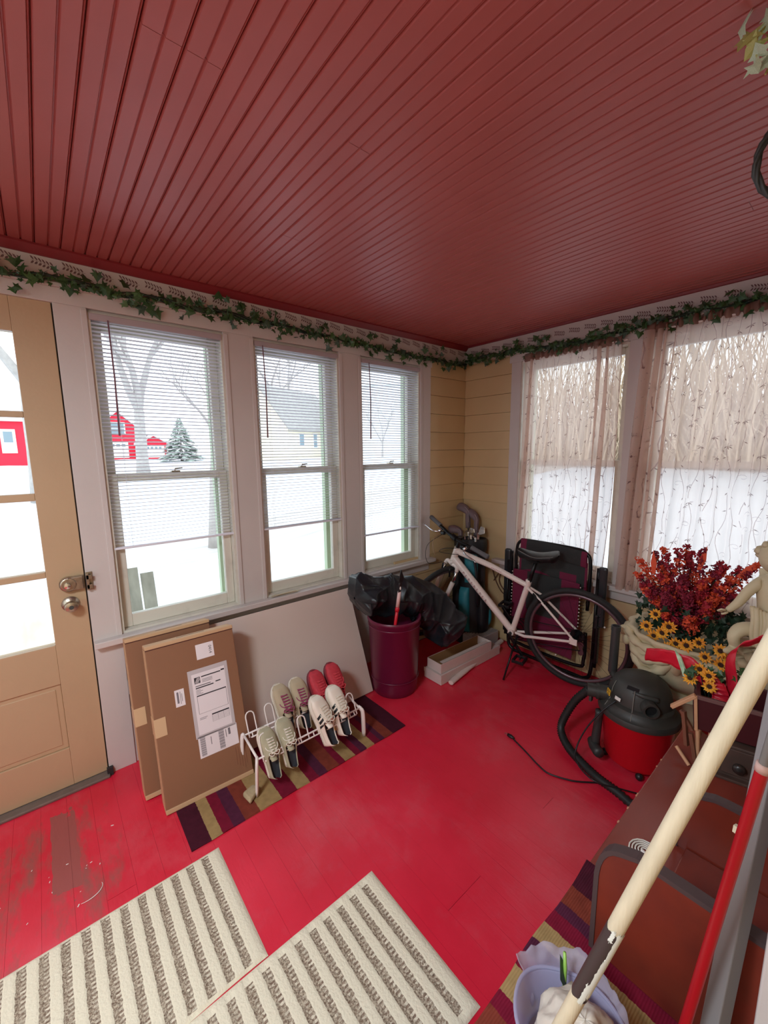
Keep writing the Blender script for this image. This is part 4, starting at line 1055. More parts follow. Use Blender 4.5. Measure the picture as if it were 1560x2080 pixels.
# ================================================================== TRASH CAN + drape + snow brush
M_bin = mat('maroon_plastic', S(104, 22, 54), .35, col2=S(120, 44, 72), ns=7, stretch=(1, 1, .25), nlo=.35, nhi=.5)
cb = (.368, -1.128)
bn = thing('trash_can', 'tall maroon plastic trash can holding a snow brush, by the end of the board', 'trash can', (cb[0], cb[1], .0))
ov = lambda th, z: 1 + .10 * abs(math.cos(th)) ** 6 + .0 * z
MB().lathe([(0, .003), (.140, .003), (.146, .012), (.150, .05), (.168, .485), (.174, .490), (.176, .502), (.170, .510), (.162, .506), (.144, .03), (0, .024)], (cb[0], cb[1], 0), 40).build('body', M_bin, bn, smooth=True, auto=50)
for k, zz in enumerate((.10, .455)):
    MB().lathe([(.153 + zz * .037, zz), (.156 + zz * .037, zz + .004), (.153 + zz * .038, zz + .008)], (cb[0], cb[1], 0), 40).build('moulded_ring', M_bin, bn, smooth=True)
M_cloth = mat('black_rainwear', S(30, 34, 40), .38, n=.3, ns=5, bump=.15, bs=25)
path = smoothpath([(.31, -1.40, .67), (.315, -1.32, .675), (.315, -1.18, .63), (.33, -1.03, .61), (.36, -.90, .56), (.40, -.80, .45), (.44, -.73, .34), (.45, -.69, .27)], 8)
rad = [.04, .085, .105, .115, .12, .13, .135, .13, .12, .05]
def drape(u, v):
    k = v * (len(path) - 1); i = min(int(k), len(path) - 2); p = path[i].lerp(path[i + 1], k - i); d = (path[i + 1] - path[i]).normalized()
    s = d.cross(V((0, 0, 1))).normalized(); n = s.cross(d)
    r = .145 * min(1, (v / .07) ** .5 + .0) * min(1, ((1 - v) / .10) ** .45) + .001
    r *= (.86 + .25 * v)
    a = u * 2 * PI
    rg = lambda t_, k_=.55: 1 - abs(math.sin(t_)) ** k_
    n0 = noise.noise(V((a * .8, v * 4, 2)))
    fold = .034 * rg(a * 1.0 + v * 7 + n0 * 1.5) + .026 * rg(a * 1.5 - v * 10 + 1.3 + n0) + .020 * rg(v * 15 + math.sin(a) * 1.6 + n0 * 2) + .010 * rg(v * 31 + a * 2) - .03
    pp = p + (s * math.cos(a) * 1.0 + n * math.sin(a) * .92) * (r + fold * min(1, r / .08))
    q = pp * 9
    nn = noise.noise(q * .7) * .022
    pp += (pp - p).normalized() * nn
    return pp
MB().grid(drape, 120, 160, cu=True).build('rain_clothes', M_cloth, smooth=True, tag=('crumpled black waterproof garment heaped over the trash can and the bicycle front wheel', 'clothing'))
sb = thing('snow_brush', 'snow brush with black scraper, pale grip and red shaft standing in the trash can', 'brush', (.48, -1.23, .44))
A = V((.480, -1.229, .44)); B = V((.54, -1.216, .843)); dd = (B - A).normalized()
MB().tube([A, A + dd * .17], .010, 10).tube([A + dd * .16, A + dd * .175, A + dd * .19], [.013, .014, .011], 10).build('shaft', mat('red_shaft', S(200, 30, 50), .35), sb, smooth=True)
MB().tube([A + dd * .19, A + dd * .29], [.0115, .0105], 12).build('grip', mat('pale_pink_grip', S(226, 190, 186), .5), sb, smooth=True)
mb = MB().tube([A + dd * .285, A + dd * .31, A + dd * .34, A + dd * .37], [.011, .013, .015, .008], 10, flat=.6)
T = A + dd * .35; sd = V((.1, .95, .1)).normalized()
mb.prism([T - sd * .014, T + sd * .012, T + dd * .03 + sd * .016, T + dd * .085 - sd * .012, T + dd * .03 - sd * .018], V((.006, 0, .001)))
mb.build('scraper_head', M_black, sb, smooth=False, bevel=.001)
MB().ball(A + dd * .315 + V((.010, -.005, 0)), .007, 8, 6, (.5, .8, 1.6)).build('button', M_white, sb, smooth=True)

# ================================================================== LONG BOXES beside the can
M_wcard = mat('white_card', S(214, 196, 190), .7, n=.05, ns=9); M_kraft = mat('kraft_inside', S(150, 110, 72), .8)
bx = thing('long_box', 'closed long white cardboard box on the floor, under the open tray', 'box', (.49, -.60, .0)); bx.rotation_euler = (0, 0, 0)
MB().bb(.408, .565, -.888, -.22, .002, .070).build('body', M_wcard, bx, bevel=.002)
MB().bb(.406, .567, -.8895, -.885, .045, .0725).bb(.5645, .5675, -.888, -.22, .048, .0725).build('lid_edge', M_wcard, bx)
ob = thing('tray_box', 'open long white cardboard tray stacked on the closed box beside the trash can', 'box', (.49, -.6, .0725))
Rz = Matrix.Rotation(-.03, 3, 'Z')
def tb(m_, c, d): m_.box(V((.492, -.60, .0725)) + Rz @ V(c), d, Rz)
o = MB(); tb(o, (0, 0, .001), (.13, .54, .002)); o.build('base', M_kraft, ob)
for (c, d, n_) in (((-.0645, 0, .034), (.003, .54, .068), 'side_wall'), ((.0645, 0, .034), (.003, .54, .068), 'side_wall'), ((0, -.2695, .034), (.13, .003, .068), 'end_wall'), ((0, .2695, .034), (.13, .003, .068), 'end_wall')):
    o = MB(); tb(o, c, d); o.build(n_, M_wcard, ob, bevel=.0008)
o = MB(); tb(o, (-.062, 0, .034), (.0015, .53, .066)); tb(o, (.062, 0, .034), (.0015, .53, .066)); o.build('kraft_lining', M_kraft, ob)
o = MB(); tb(o, (.030, .02, .055), (.028, .50, .004)); o.build('inner_flap', M_wcard, ob)
lp = MB().tube([(.605, -.835, .021), (.597, -.80, .021), (.47, -.06, .021)], [.019, .021, .021], 12, flat=.75).build('trim_strip', mat('bare_white_strip', S(226, 208, 200), .5, n=.1, ns=20), smooth=True, auto=40, tag=('long white rounded wooden strip on the floor in front of the boxes', 'wood strip'))
vb = thing('slatted_vent', 'grey ribbed vent panel lying on the floor behind the boxes', 'vent', (.32, -.17, .0))
M_vent = mat('vent_grey', S(170, 160, 158), .6)
MB().bb(.27, .40, -.50, -.30, 0, .01).build('frame', M_vent, vb)
MB().bb(.29, .44, -.33, -.06, .002, .10).build('case', M_vent, vb, bevel=.003)
for k in range(9): MB().bb(.292 + k * .0165, .292 + k * .0165 + .008, -.325, -.065, .10, .106).build('rib', M_vent, vb)

# ================================================================== GOLF BAG
M_teal = mat('teal_nylon', S(40, 130, 144), .5, bump=.2, bs=40); M_bagb = mat('black_nylon', S(24, 24, 30), .55, bump=.2, bs=40); M_bagg = mat('grey_nylon', S(62, 60, 66), .6)
gb = thing('golf_bag', 'black and teal golf bag full of clubs standing in the corner', 'golf bag', (.26, -.19, 0))
ax0 = V((.265, -.19, .0)); ax1 = V((.195, -.135, .84)); ad = (ax1 - ax0).normalized(); ex = V((0, 1, 0)).cross(ad).normalized(); ey = ad.cross(ex)
MX = Matrix((ex, ey, ad)).transposed()
gf = lambda th, z: 1 + .05 * math.cos(2 * th) + .02 * math.sin(5 * th + z * 14)
MB().lathe([(0, .004), (.118, .004), (.125, .02), (.125, .06), (.116, .075), (.112, .12), (.116, .35), (.113, .52), (.118, .70), (.116, .76), (.0, .76)], ax0, 30, MX, fn=gf).build('body', M_bagb, gb, smooth=True, auto=60)
MB().lathe([(.120, .74), (.130, .75), (.134, .80), (.130, .845), (.122, .85), (.112, .84), (.112, .79), (0, .79)], ax0, 30, MX).build('top_cuff', M_bagb, gb, smooth=True, auto=50)
MB().lathe([(.128, .0), (.132, .01), (.132, .05), (.126, .058)], ax0, 30, MX).build('base_cup', M_black, gb, smooth=True)
def gpatch(name, a0, a1, z0, z1, r, m, puff=.02):
    def f(u, v):
        th = a0 + (a1 - a0) * u; z = z0 + (z1 - z0) * v
        e = (math.sin(u * PI) * math.sin(v * PI)) ** .35
        rr = r + puff * e
        return ax0 + MX @ V((rr * math.cos(th), rr * math.sin(th), z))
    return MB().grid(f, 12, 14).build(name, m, gb, smooth=True)
gpatch('side_pocket', -1.75, -1.0, .10, .46, .112, M_teal, .045)
gpatch('upper_pocket', -1.35, -.35, .50, .74, .110, M_teal, .028)
gpatch('ball_pocket', -.45, .55, .08, .40, .112, M_bagb, .055)
gpatch('teal_strip', .05, .45, .14, .30, .128, M_teal, .050)
gpatch('rain_pocket', -2.9, -2.0, .12, .62, .110, M_bagb, .04)
gpatch('grey_panel', -.3, .6, .46, .72, .112, M_bagg, .01)
MB().tube(smoothpath([ax0 + MX @ V(p) for p in ((.10, -.09, .72), (.15, -.12, .6), (.16, -.12, .45), (.13, -.08, .32))]), .012, 8, flat=.35).build('shoulder_strap', M_bagb, gb, smooth=True)
M_cov = mat('mauve_grey_head_cover', S(116, 100, 106), .6); M_pipe = mat('pale_piping', S(170, 158, 162), .5)
def club(name, label, root, top, head, m, grp, cover=False):
    t = thing(name, label, 'golf club', root, grp)
    root, top = V(root), V(top); d = (top - root).normalized()
    MB().tube([root, top], .0055, 8).build('shaft', M_chrome if not cover else M_black, t, smooth=True)
    if cover:
        pts = smoothpath([top - d * .13, top - d * .05, top, top + V(head) * .5 + V((0, 0, .012)), top + V(head)], 4)
        n = len(pts); MB().tube(pts, [.022 + .004 * i / n if i < n * .45 else .026 + .016 * math.sin((i - n * .45) / (n * .55) * PI * .75) for i in range(n - 1)] + [.012], 12, flat=.8).build('head_cover', m, t, smooth=True)
        MB().tube([p + V((.018, -.018, .016)) for p in pts[2:-1]], .0022, 5).build('piping', M_pipe, t)
    else:
        hv = V(head); s = d.cross(hv).normalized()
        MB().prism([top - d * .012 - s * .004, top + hv * .35 - s * .004 + d * .03, top + hv - s * .004 + d * .022, top + hv * 1.05 - s * .004 - d * .012, top + hv * .4 - s * .004 - d * .022], s * .014).build('iron_head', m, t, bevel=.003)
    return t
T0 = ax0 + ad * .60
def up_at(dx, dy, h): return T0 + MX @ V((dx, dy, h))
cg = 'golf clubs in the bag'
club('golf_club', 'golf driver with a grey-mauve head cover, the tallest in the bag', up_at(-.03, .02, 0), up_at(-.035, .01, .46), (-.10, .01, .040), M_cov, cg, True)
club('golf_club', 'golf wood with a grey-mauve head cover bending toward the window, right of the tallest one', up_at(.02, .03, 0), up_at(.045, .02, .40), (-.085, .02, .055), M_cov, cg, True)
club('golf_club', 'golf wood with a low squared head cover at the left of the bag', up_at(-.05, -.03, 0), up_at(-.07, -.05, .30), (-.09, -.03, .010), M_cov, cg, True)
club('golf_club', 'putter with a bright chrome head leaning out over the right of the bag', up_at(.06, -.01, 0), up_at(.09, -.02, .30), (.055, .01, .01), M_chrome, cg)
for k, (dx, dy, h, hx, hy) in enumerate(((-.01, -.05, .29, .05, -.02), (.03, -.06, .27, .045, -.03), (.0, -.02, .31, .05, .01), (.06, -.06, .25, .05, -.02), (.05, .03, .32, .05, .01))):
    club('golf_club', ('golf iron with a bare chrome head in the middle of the bag', 'golf iron with a chrome head at the front of the bag', 'golf iron with a chrome head behind the front ones', 'golf iron with the lowest chrome head at the front right', 'golf iron with a pale head at the right rear of the bag')[k], up_at(dx, dy, 0), up_at(dx * 1.15, dy * 1.15, h), (hx, hy, .0), M_chrome, cg)

# ================================================================== FOLDED RECLINER
M_fb = mat('charcoal_mesh_fabric', S(44, 46, 46), .8, bump=.3, bs=300); M_fm = mat('maroon_mesh_fabric', S(112, 20, 58), .8, bump=.3, bs=300)
rc = thing('folding_recliner', 'folded black and maroon lounge chair leaning against the right wall behind the bicycle', 'lounge chair', (.9, -.16, 0))
cx0, cx1 = .548, 1.215
def rp(x, z, off=0): return V((x, -.118 + z * .018 - off * .45, z))     # leaning plane
# rear support loops and side tubes
MB().tube(smoothpath([rp(cx0 + .02, .80), rp(cx0 + .02, .4), rp(cx0 + .02, .10), rp(cx0 + .06, .03), rp(cx0 + .14, .022), rp(cx1 - .14, .022), rp(cx1 - .05, .03), rp(cx1 - .015, .10), rp(cx1 - .01, .4), rp(cx1 - .01, .80)], 5), .0125, 10).build('leg_frame', M_blackm, rc, smooth=True)
MB().tube(smoothpath([rp(cx0 + .04, .35, .03), rp(cx0 + .04, .16, .03), rp(cx0 + .10, .10, .03), rp(cx1 - .12, .10, .03), rp(cx1 - .06, .16, .03), rp(cx1 - .06, .35, .03)], 5), .0115, 10).build('leg_frame', M_blackm, rc, smooth=True)
MB().tube(smoothpath([rp(cx0 + .06, .58, .0), rp(cx0 + .06, .82, .0), rp(cx0 + .09, .888, .0), rp(cx0 + .15, .902, 0), rp(cx1 - .19, .902, 0), rp(cx1 - .10, .885, 0), rp(cx1 - .065, .81, .0), rp(cx1 - .065, .5, 0)], 5), .0115, 10).build('back_frame', M_blackm, rc, smooth=True)
for (x, s) in ((cx0 + .005, 1), (cx1 + .015, -1)):
    for k, (o_, z0, z1) in enumerate(((.045, .14, .80), (.085, .20, .74))):
        MB().tube([rp(x + s * .012 * k, z0, o_), rp(x + s * .012 * k, z1, o_)], .0105, 8).build('side_tube', M_blackm, rc, smooth=True)
    MB().box(rp(x + .012 * (x > .9), .62, .050), (.052, .036, .40), None).build('armrest', mat('armrest_plastic', S(40, 42, 46), .35), rc, bevel=.014)
    MB().box(rp(x, .46, .06), (.02, .05, .09)).tube([rp(x - .02, .50, .07), rp(x + .02, .50, .07)], .012, 10).build('locking_joint', M_black, rc, bevel=.004)
    MB().box(rp(x - s * .0, .30, .05), (.03, .035, .26)).build('side_rail', M_blackm, rc, bevel=.006)
def rsheet(name, x0, x1, z0, z1, off, m, sag=.01, m2=None, fn=None):
    mb = MB()
    def f(u, v):
        x = x0 + (x1 - x0) * u; z = z0 + (z1 - z0) * v
        p = rp(x, z, off); p.y += sag * math.sin(u * PI) * (1 if sag > 0 else 1); return p
    nu, nv = 100, 56
    mb.grid(f, nu, nv)
    if fn:
        for j in range(nv):
            for i in range(nu):
                if fn((i + .5) / nu, (j + .5) / nv): mb.mi[j * nu + i] = 1
    return mb.build(name, [m, m2 or m], rc, smooth=True, solid=.004)
# head pillow
def pil(u, v):
    x = cx0 + .10 + (cx1 - .085 - cx0 - .10) * u; a = v * 2 * PI; e = .7 + .3 * math.sin(u * PI) ** .4
    bulge = 1 + .10 * math.cos(a * 3)
    return rp(x, .845 + .052 * math.cos(a) * bulge + .010 * math.sin(u * PI) - .022 * (u - .5), .025 + .026 * math.sin(a) * e)
mb = MB().grid(pil, 40, 20)
for j in range(20):
    for i in range(40):
        if i < 4 or i > 36: mb.mi[j * 40 + i] = 1
mb.build('head_pillow', [M_fb, M_fm], rc, smooth=True)
rsheet('back_panel', cx0 + .09, cx1 - .08, .60, .82, .01, M_fb, .008, M_fm, lambda u, v: (v < .30 + .25 * (u > .62) + .12 * math.sin(u * 6) * (u < .6) or u > .95) and not (u > .86 and v > .1) or u > .97 or u < .03)
rsheet('seat_panel', cx0 + .055, cx1 - .115, .245, .675, .050, M_fm, .014, M_fb, lambda u, v: .22 < u < .74 and v > .28 + .10 * ((u - .48) * 3) ** 2)
rsheet('footrest_panel', cx0 + .09, cx1 - .14, .13, .245, .035, M_fm, .01)
lace = MB(); lw = MB()
for k in range(17):
    z = .26 + k * .0245
    for x, s in ((cx0 + .048, -1), (cx1 - .108, 1)):
        lw.ball(rp(x, z, .056), .0050, 6, 4); lace.tube([rp(x, z, .054), rp(x + s * .028, z + .006, .045)], .0018, 5)
lw.build('lace_eyelets', M_white, rc); lace.build('elastic_laces', M_black, rc)
MB().tube(smoothpath([(.36, -.03, .50), (.40, -.035, .56), (.43, -.03, .60), (.41, -.03, .52), (.44, -.03, .46), (.50, -.04, .44), (.55, -.035, .47)]), .0035, 6).tube(smoothpath([(.34, -.028, .60), (.38, -.03, .50), (.44, -.03, .42), (.52, -.04, .41)]), .0035, 6).build('extension_cord', mat('brown_cord', S(86, 48, 34), .6), smooth=True, tag=('thin brown cord looped on the tan siding between golf bag and recliner', 'cord'))

# ================================================================== BICYCLE
yaw, off, lean = .18387, -.40481, -.07529
bd = V((math.cos(yaw), math.sin(yaw), 0)); bn_ = V((-math.sin(yaw), math.cos(yaw), 0)); bu = V((0, 0, 1)) * math.cos(lean) + bn_ * math.sin(lean); bN = bu.cross(bd)
def W(s, l, h): return bn_ * off + bd * s + bN * l + bu * h
M_bw = mat('bike_white', S(238, 224, 216), .28); M_tire = mat('tire_rubber', S(34, 34, 34), .75, bump=.1, bs=120); M_rim = mat('rim_grey', S(112, 92, 98), .35, .6)
M_spoke = mat('spoke', S(40, 40, 44), .4, .6); M_decal = mat('pink_decal', S(190, 150, 150), .5)
bk = thing('bicycle', 'white bicycle with black saddle standing on its kickstand in front of the recliner', 'bicycle', W(.65, 0, 0))
aS = math.radians(20); ax = bd * math.sin(aS) + bu * math.cos(aS); fw0 = -(bd * math.cos(aS) - bu * math.sin(aS)); ph = math.radians(-76)
Fv = fw0 * math.cos(ph) + bN * math.sin(ph); Lv = ax.cross(Fv)
HT = W(.215, 0, .83); HB = HT - ax * .115; ST = W(.762, 0, .655); BB_ = W(.650, 0, .265); RH = W(1.078, 0, .342); TT = W(.246, 0, .800)
fr_ = MB().tube([HB - ax * .0, HT + ax * .005], [.025, .023], 12)
fr_.tube([HT - ax * .028, W(.48, 0, .735), ST - bu * .02], [.023, .0205, .018], 12).tube([HB + ax * .022, W(.43, 0, .49), BB_], [.029, .027, .024], 12)
fr_.tube([BB_, ST + (ST - BB_).normalized() * .015], .0195, 12).tube([BB_ - bN * .035, BB_ + bN * .035], .022, 12)
for s in (-1, 1):
    fr_.tube([BB_ + bN * s * .012 + bd * .03, BB_ + bN * s * .035 + bd * .10 + bu * .005, RH + bN * s * .062 - bd * .02 - bu * .004], [.010, .011, .009], 8)
    fr_.tube([ST - bu * .03 + bN * s * .012, ST + (RH - ST) * .25 + bN * s * .034, RH + bN * s * .062 + bu * .015], [.009, .0085, .0075], 8)
    fr_.box(RH + bN * s * .062, (.05, .006, .04))
fr_.build('frame', M_bw, bk, smooth=True, auto=50)
# down tube lettering (illegible print) and top tube mark
mb = MB(); dt = (BB_ - (HB + ax * .022)).normalized(); up_ = bN.cross(dt).normalized()
for k in range(9):
    c = HB + ax * .022 + dt * (.13 + k * .032) - bN * .0278
    mb.beam(c + up_ * -.010, c + up_ * .010, .006, .0012, up=-bN); mb.beam(c + up_ * (.009 if k % 2 else -.009), c + up_ * (.009 if k % 3 else 0) + dt * .014, .005, .0012, up=-bN)
mb.build('frame_lettering', M_decal, bk); mb = MB()
for k in range(7):
    c = TT.lerp(ST, .50 + k * .022) - bN * .0215; mb.beam(c - up_ * .004, c + up_ * .005, .004, .001, up=-bN)
mb.build('frame_lettering', M_decal, bk)
def wheel(hub, axis, R_, name):
    axis = axis.normalized(); e1 = axis.orthogonal().normalized(); e2 = axis.cross(e1)
    ring = lambda r, n=48: [hub + e1 * r * math.cos(2 * PI * k / n) + e2 * r * math.sin(2 * PI * k / n) for k in range(n)]
    w = MB().tube(ring(R_ - .017), .0185, 10, closed=True).build(name, M_tire, bk, smooth=True)
    MB().tube(ring(R_ - .044), .011, 8, closed=True, flat=1.1).build('rim', M_rim, w, smooth=True)
    sp = MB()
    for k in range(32):
        a = 2 * PI * k / 32; s = 1 if k % 2 else -1; a2 = a + (.55 if (k // 2) % 2 else -.55)
        sp.tube([hub + axis * s * .026 + (e1 * math.cos(a2) + e2 * math.sin(a2)) * .022, hub + (e1 * math.cos(a) + e2 * math.sin(a)) * (R_ - .05)], .0009, 3, caps=False)
    sp.build('spokes', M_spoke, w, kind='stuff')
    MB().tube([hub - axis * .055, hub - axis * .03, hub + axis * .03, hub + axis * .055], [.008, .014, .014, .008], 12).tube([hub - axis * .03, hub - axis * .024], .026, 14).tube([hub + axis * .024, hub + axis * .03], .026, 14).build('hub', M_blackm, w, smooth=True, auto=40)
    rf = MB()
    for k in (3, 19): rf.ball(hub + (e1 * math.cos(k) + e2 * math.sin(k)) * (R_ * .6), .006, 6, 4)
    rf.build('spoke_reflectors', M_white, w)
    return w
wheel(RH, bN, .34, 'rear_wheel')
FH = HT - ax * .505 + Fv * .04
wheel(FH, Lv, .335, 'front_wheel')
CR = HB - ax * .035
fk = MB().tube([HB, CR], .017, 10)
for s in (-1, 1):
    fk.tube(smoothpath([CR - Lv * s * .0, CR + Lv * s * .05 + ax * .006, CR + Lv * s * .064 - ax * .03], 4), .016, 10)
fk.build('fork', M_bw, bk, smooth=True)
for s in (-1, 1):
    MB().tube([CR + Lv * s * .064 - ax * .02, CR + Lv * s * .064 - ax * .17 + Fv * .006], .0135, 10).build('stanchion', M_chrome, bk, smooth=True)
    MB().tube([CR + Lv * s * .064 - ax * .13 + Fv * .004, FH + Lv * s * .064 + ax * .01], [.0185, .0165], 10).build('fork_leg', M_bw, bk, smooth=True)
    MB().beam(CR + Lv * s * .064 - ax * .15 - bN * .017 + Fv * .0, CR + Lv * s * .064 - ax * .24 - bN * .017, .010, .002, up=Fv).build('leg_lettering', M_decal, bk)
ST_top = HT + ax * .085; BC = ST_top + Fv * .075 + ax * .015
MB().tube([HT, ST_top + ax * .012], .0175, 12).tube([ST_top, BC], .016, 10).tube([BC - Lv * .022, BC + Lv * .022], .022, 12).build('stem', M_blackm, bk, smooth=True, auto=40)
MB().tube(smoothpath([BC - Lv * .30 - Fv * .03 + ax * .012, BC - Lv * .16 - Fv * .008 + ax * .010, BC - Lv * .06, BC + Lv * .06, BC + Lv * .16 - Fv * .008 + ax * .010, BC + Lv * .30 - Fv * .03 + ax * .012], 4), .0125, 10).build('handlebar', M_blackm, bk, smooth=True)
for s in (-1, 1):
    a = BC + Lv * s * .165 - Fv * .009 + ax * .010; b = BC + Lv * s * .305 - Fv * .031 + ax * .012
    MB().tube([a, a.lerp(b, .06), a.lerp(b, .5), a.lerp(b, .95), b], [.018, .016, .0155, .018, .016], 12).build('grip', mat('grey_grip', S(98, 98, 100), .7), bk, smooth=True)
    br_ = BC + Lv * s * .135; 
    MB().tube([br_, br_ + Fv * .03 - ax * .02], .011, 8).tube(smoothpath([br_ + Fv * .03 - ax * .02, br_ + Fv * .055 - ax * .028 + Lv * s * .04, br_ + Fv * .05 - ax * .03 + Lv * s * .13, br_ + Fv * .058 - ax * .032 + Lv * s * .145], 4), .0052, 7).build('brake_lever', M_chrome, bk, smooth=True)
    MB().box(br_ - Lv * s * .03 + Fv * .01 - ax * .018, (.035, .03, .025)).build('shifter', M_black, bk, bevel=.006)
cab = mat('beige_cable', S(150, 120, 90), .5)
MB().tube(smoothpath([BC - Lv * .11 + Fv * .04 - ax * .02, BC - Lv * .10 + Fv * .10 - ax * .07, BC - Lv * .03 + Fv * .11 - ax * .16, HB + Fv * .05 - ax * .03], 6), .0024, 6).build('brake_cable', cab, bk, smooth=True)
MB().tube(smoothpath([BC + Lv * .11 + Fv * .04 - ax * .02, BC + Lv * .04 + Fv * .12 - ax * .05, BC - Lv * .02 + Fv * .09 - ax * .12, HT - ax * .05 - bN * .03, TT - bN * .02 + bd * .05], 6), .0024, 6).build('shift_cable', M_black, bk, smooth=True)
MB().tube(smoothpath([BC - Lv * .09 + Fv * .04 - ax * .02, BC - Lv * .12 + Fv * .13 - ax * .12, BC - Lv * .09 + Fv * .10 - ax * .26, CR + Fv * .05 - Lv * .05], 6), .0022, 6).build('brake_cable', M_black, bk, smooth=True)
# brakes
for s in (-1, 1):
    MB().tube([FH + ax * .275 + Lv * s * .045 + Fv * .0, FH + ax * .35 + Lv * s * .038 + Fv * .02], .007, 7).build('brake_arm', M_blackm, bk, smooth=True)
    q = RH + (ST - RH).normalized() * .30
    MB().tube([q + bN * s * .04, q + bN * s * .032 + (ST - RH).normalized() * .07 - bd * .01], .0065, 7).box(q + bN * s * .03, (.05, .014, .018)).build('brake_arm', M_blackm, bk, smooth=True)
# seat
SP = ST + (ST - BB_).normalized() * .17
MB().tube([ST - bu * .01, SP], .0135, 12).build('seat_post', M_blackm, bk, smooth=True)
MB().tube([ST + bu * .006, ST + bu * .026], .0185, 12).build('seat_clamp', M_bw, bk, smooth=True)
sc = W(.812, 0, .862)
def saddle(u, v):     # v 0 = tail, 1 = nose
    w_ = .074 * (1 - v) ** .9 + .018 + .010 * math.sin(v * PI) if v < 1 else .006
    w_ *= min(1, (v / .10 + .02) ** .5) * min(1, ((1 - v) / .05 + .02) ** .5)
    a = u * 2 * PI; X = math.cos(a); Z = math.sin(a)
    h = (.020 if Z > 0 else .052 * (.55 + .45 * math.cos(v * PI) ** 2)) * Z * min(1, (v / .08 + .02) ** .5) * min(1, ((1 - v) / .05 + .02) ** .5)
    top = .012 * math.cos(v * PI * 1.9) + .010 * (1 - v) + .010 * v
    return sc + bd * (.145 - .275 * v) + bN * w_ * X + bu * (h * (1 - .25 * X * X) + top)
sd_ = MB().grid(saddle, 28, 30, cu=True).build('saddle', mat('saddle_vinyl', S(20, 20, 22), .5), bk, smooth=True)
mb = MB()
for u in (.06, .44): mb.tube([saddle(u, .06 + .88 * k / 16) + bu * .0015 for k in range(17)], .0018, 5)
mb.build('saddle_piping', mat('grey_piping', S(130, 128, 124), .5), sd_)
MB().tube([sc + bd * .09 - bu * .02 + bN * .02, sc + bd * .03 - bu * .04 + bN * .022, sc - bd * .06 - bu * .035 + bN * .018], .0035, 6).tube([sc + bd * .09 - bu * .02 - bN * .02, sc + bd * .03 - bu * .04 - bN * .022, sc - bd * .06 - bu * .035 - bN * .018], .0035, 6).box(SP + bu * .005, (.04, .045, .02)).build('saddle_rails', M_blackm, bk, smooth=False)
# drivetrain on the far side
cr = MB()
for r_, l_ in ((.088, .048), (.068, .042)):
    e1 = bd; e2 = bu; c = BB_ + bN * l_
    cr.tube([c + e1 * r_ * math.cos(2 * PI * k / 40) + e2 * r_ * math.sin(2 * PI * k / 40) for k in range(40)], .004, 6, closed=True)
for k in range(5):
    a = k * 2 * PI / 5; cr.beam(BB_ + bN * .046, BB_ + bN * .046 + (bd * math.cos(a) + bu * math.sin(a)) * .08, .014, .004, up=bN)
cr.build('chainring', M_blackm, bk)
ca = bd * math.cos(2.2) + bu * math.sin(2.2)
for s in (-1, 1):
    e = BB_ + bN * s * .06; t_ = e + ca * s * .17
    c_ = MB().beam(e, t_, .022, .012, up=bN).tube([BB_, e + bN * s * .006], .012, 10).build('crank_arm', M_blackm, bk, bevel=.004)
    MB().bb(0, 0, 0, 0, 0, 0) if 0 else None
    pm = t_ + bN * s * .055
    mb = MB().tube([t_, pm], .006, 8)
    R3 = Matrix((bd, bN, bu)).transposed()
    mb.box(pm + bd * .035, (.012, .09, .022), R3).box(pm - bd * .035, (.012, .09, .022), R3).box(pm + bN * .04, (.07, .01, .02), R3).box(pm - bN * .04, (.07, .01, .02), R3)
    mb.build('pedal', M_black, c_, bevel=.003)
MB().tube([BB_ + bN * .046 + bu * .089, RH + bN * .044 + bu * .03], .0035, 5).tube([BB_ + bN * .046 - bu * .089, RH + bN * .044 - bu * .11 + bd * .02], .0035, 5).build('chain', M_blackm, bk)
cs = MB()
for k in range(6): cs.tube([RH + bN * (.030 + k * .004), RH + bN * (.032 + k * .004)], .045 - k * .004, 20)
cs.build('sprockets', M_blackm, bk)
dm = MB().beam(RH + bN * .05 - bu * .03, RH + bN * .052 - bu * .125 + bd * .03, .022, .010, up=bN)
for q in (-.065, -.125): dm.tube([RH + bN * .045 + bu * q + bd * .022, RH + bN * .056 + bu * q + bd * .022], .018, 10)
dm.build('derailleur', mat('derailleur_metal', S(110, 80, 88), .4, .6), bk)
KS = BB_ + bd * .05 - bN * .035
MB().tube([KS, W(.60, -.0, .0) * 0 + V((.800, -.520, .006))], [.0075, .0065], 8).build('kickstand', M_blackm, bk, smooth=True)

# ================================================================== SHOP VACUUM
vx, vy = 1.652, -.65
M_vr = mat('vac_red', S(200, 22, 34), .32); M_vb = mat('vac_black', S(62, 62, 58), .5, n=.35, ns=9)
vc = thing('shop_vacuum', 'red and black wet-dry vacuum on the floor between bicycle and bench', 'vacuum', (vx, vy, 0))
MB().lathe([(0, .03), (.125, .03), (.134, .045), (.160, .262), (.166, .268), (.166, .28), (0, .28)], (vx, vy, 0), 44).build('drum', M_vr, vc, smooth=True, auto=40)
ld = MB().lathe([(.150, .272), (.176, .272), (.178, .284), (.172, .300), (.160, .306), (.150, .322), (.146, .336), (.132, .345), (0, .345)], (vx, vy, 0), 44).build('lid', M_vb, vc, smooth=True, auto=35)
def dome(th, z): return 1 + .06 * math.cos(2 * (th - .6)) - .05 * max(0, math.cos(th + 2.2)) ** 4
dm_ = MB().lathe([(.132, .340), (.130, .375), (.124, .40), (.112, .432), (.090, .456), (.06, .470), (.03, .476), (0, .478)], (vx, vy, 0), 44, fn=dome).build('motor_head', M_vb, vc, smooth=True)
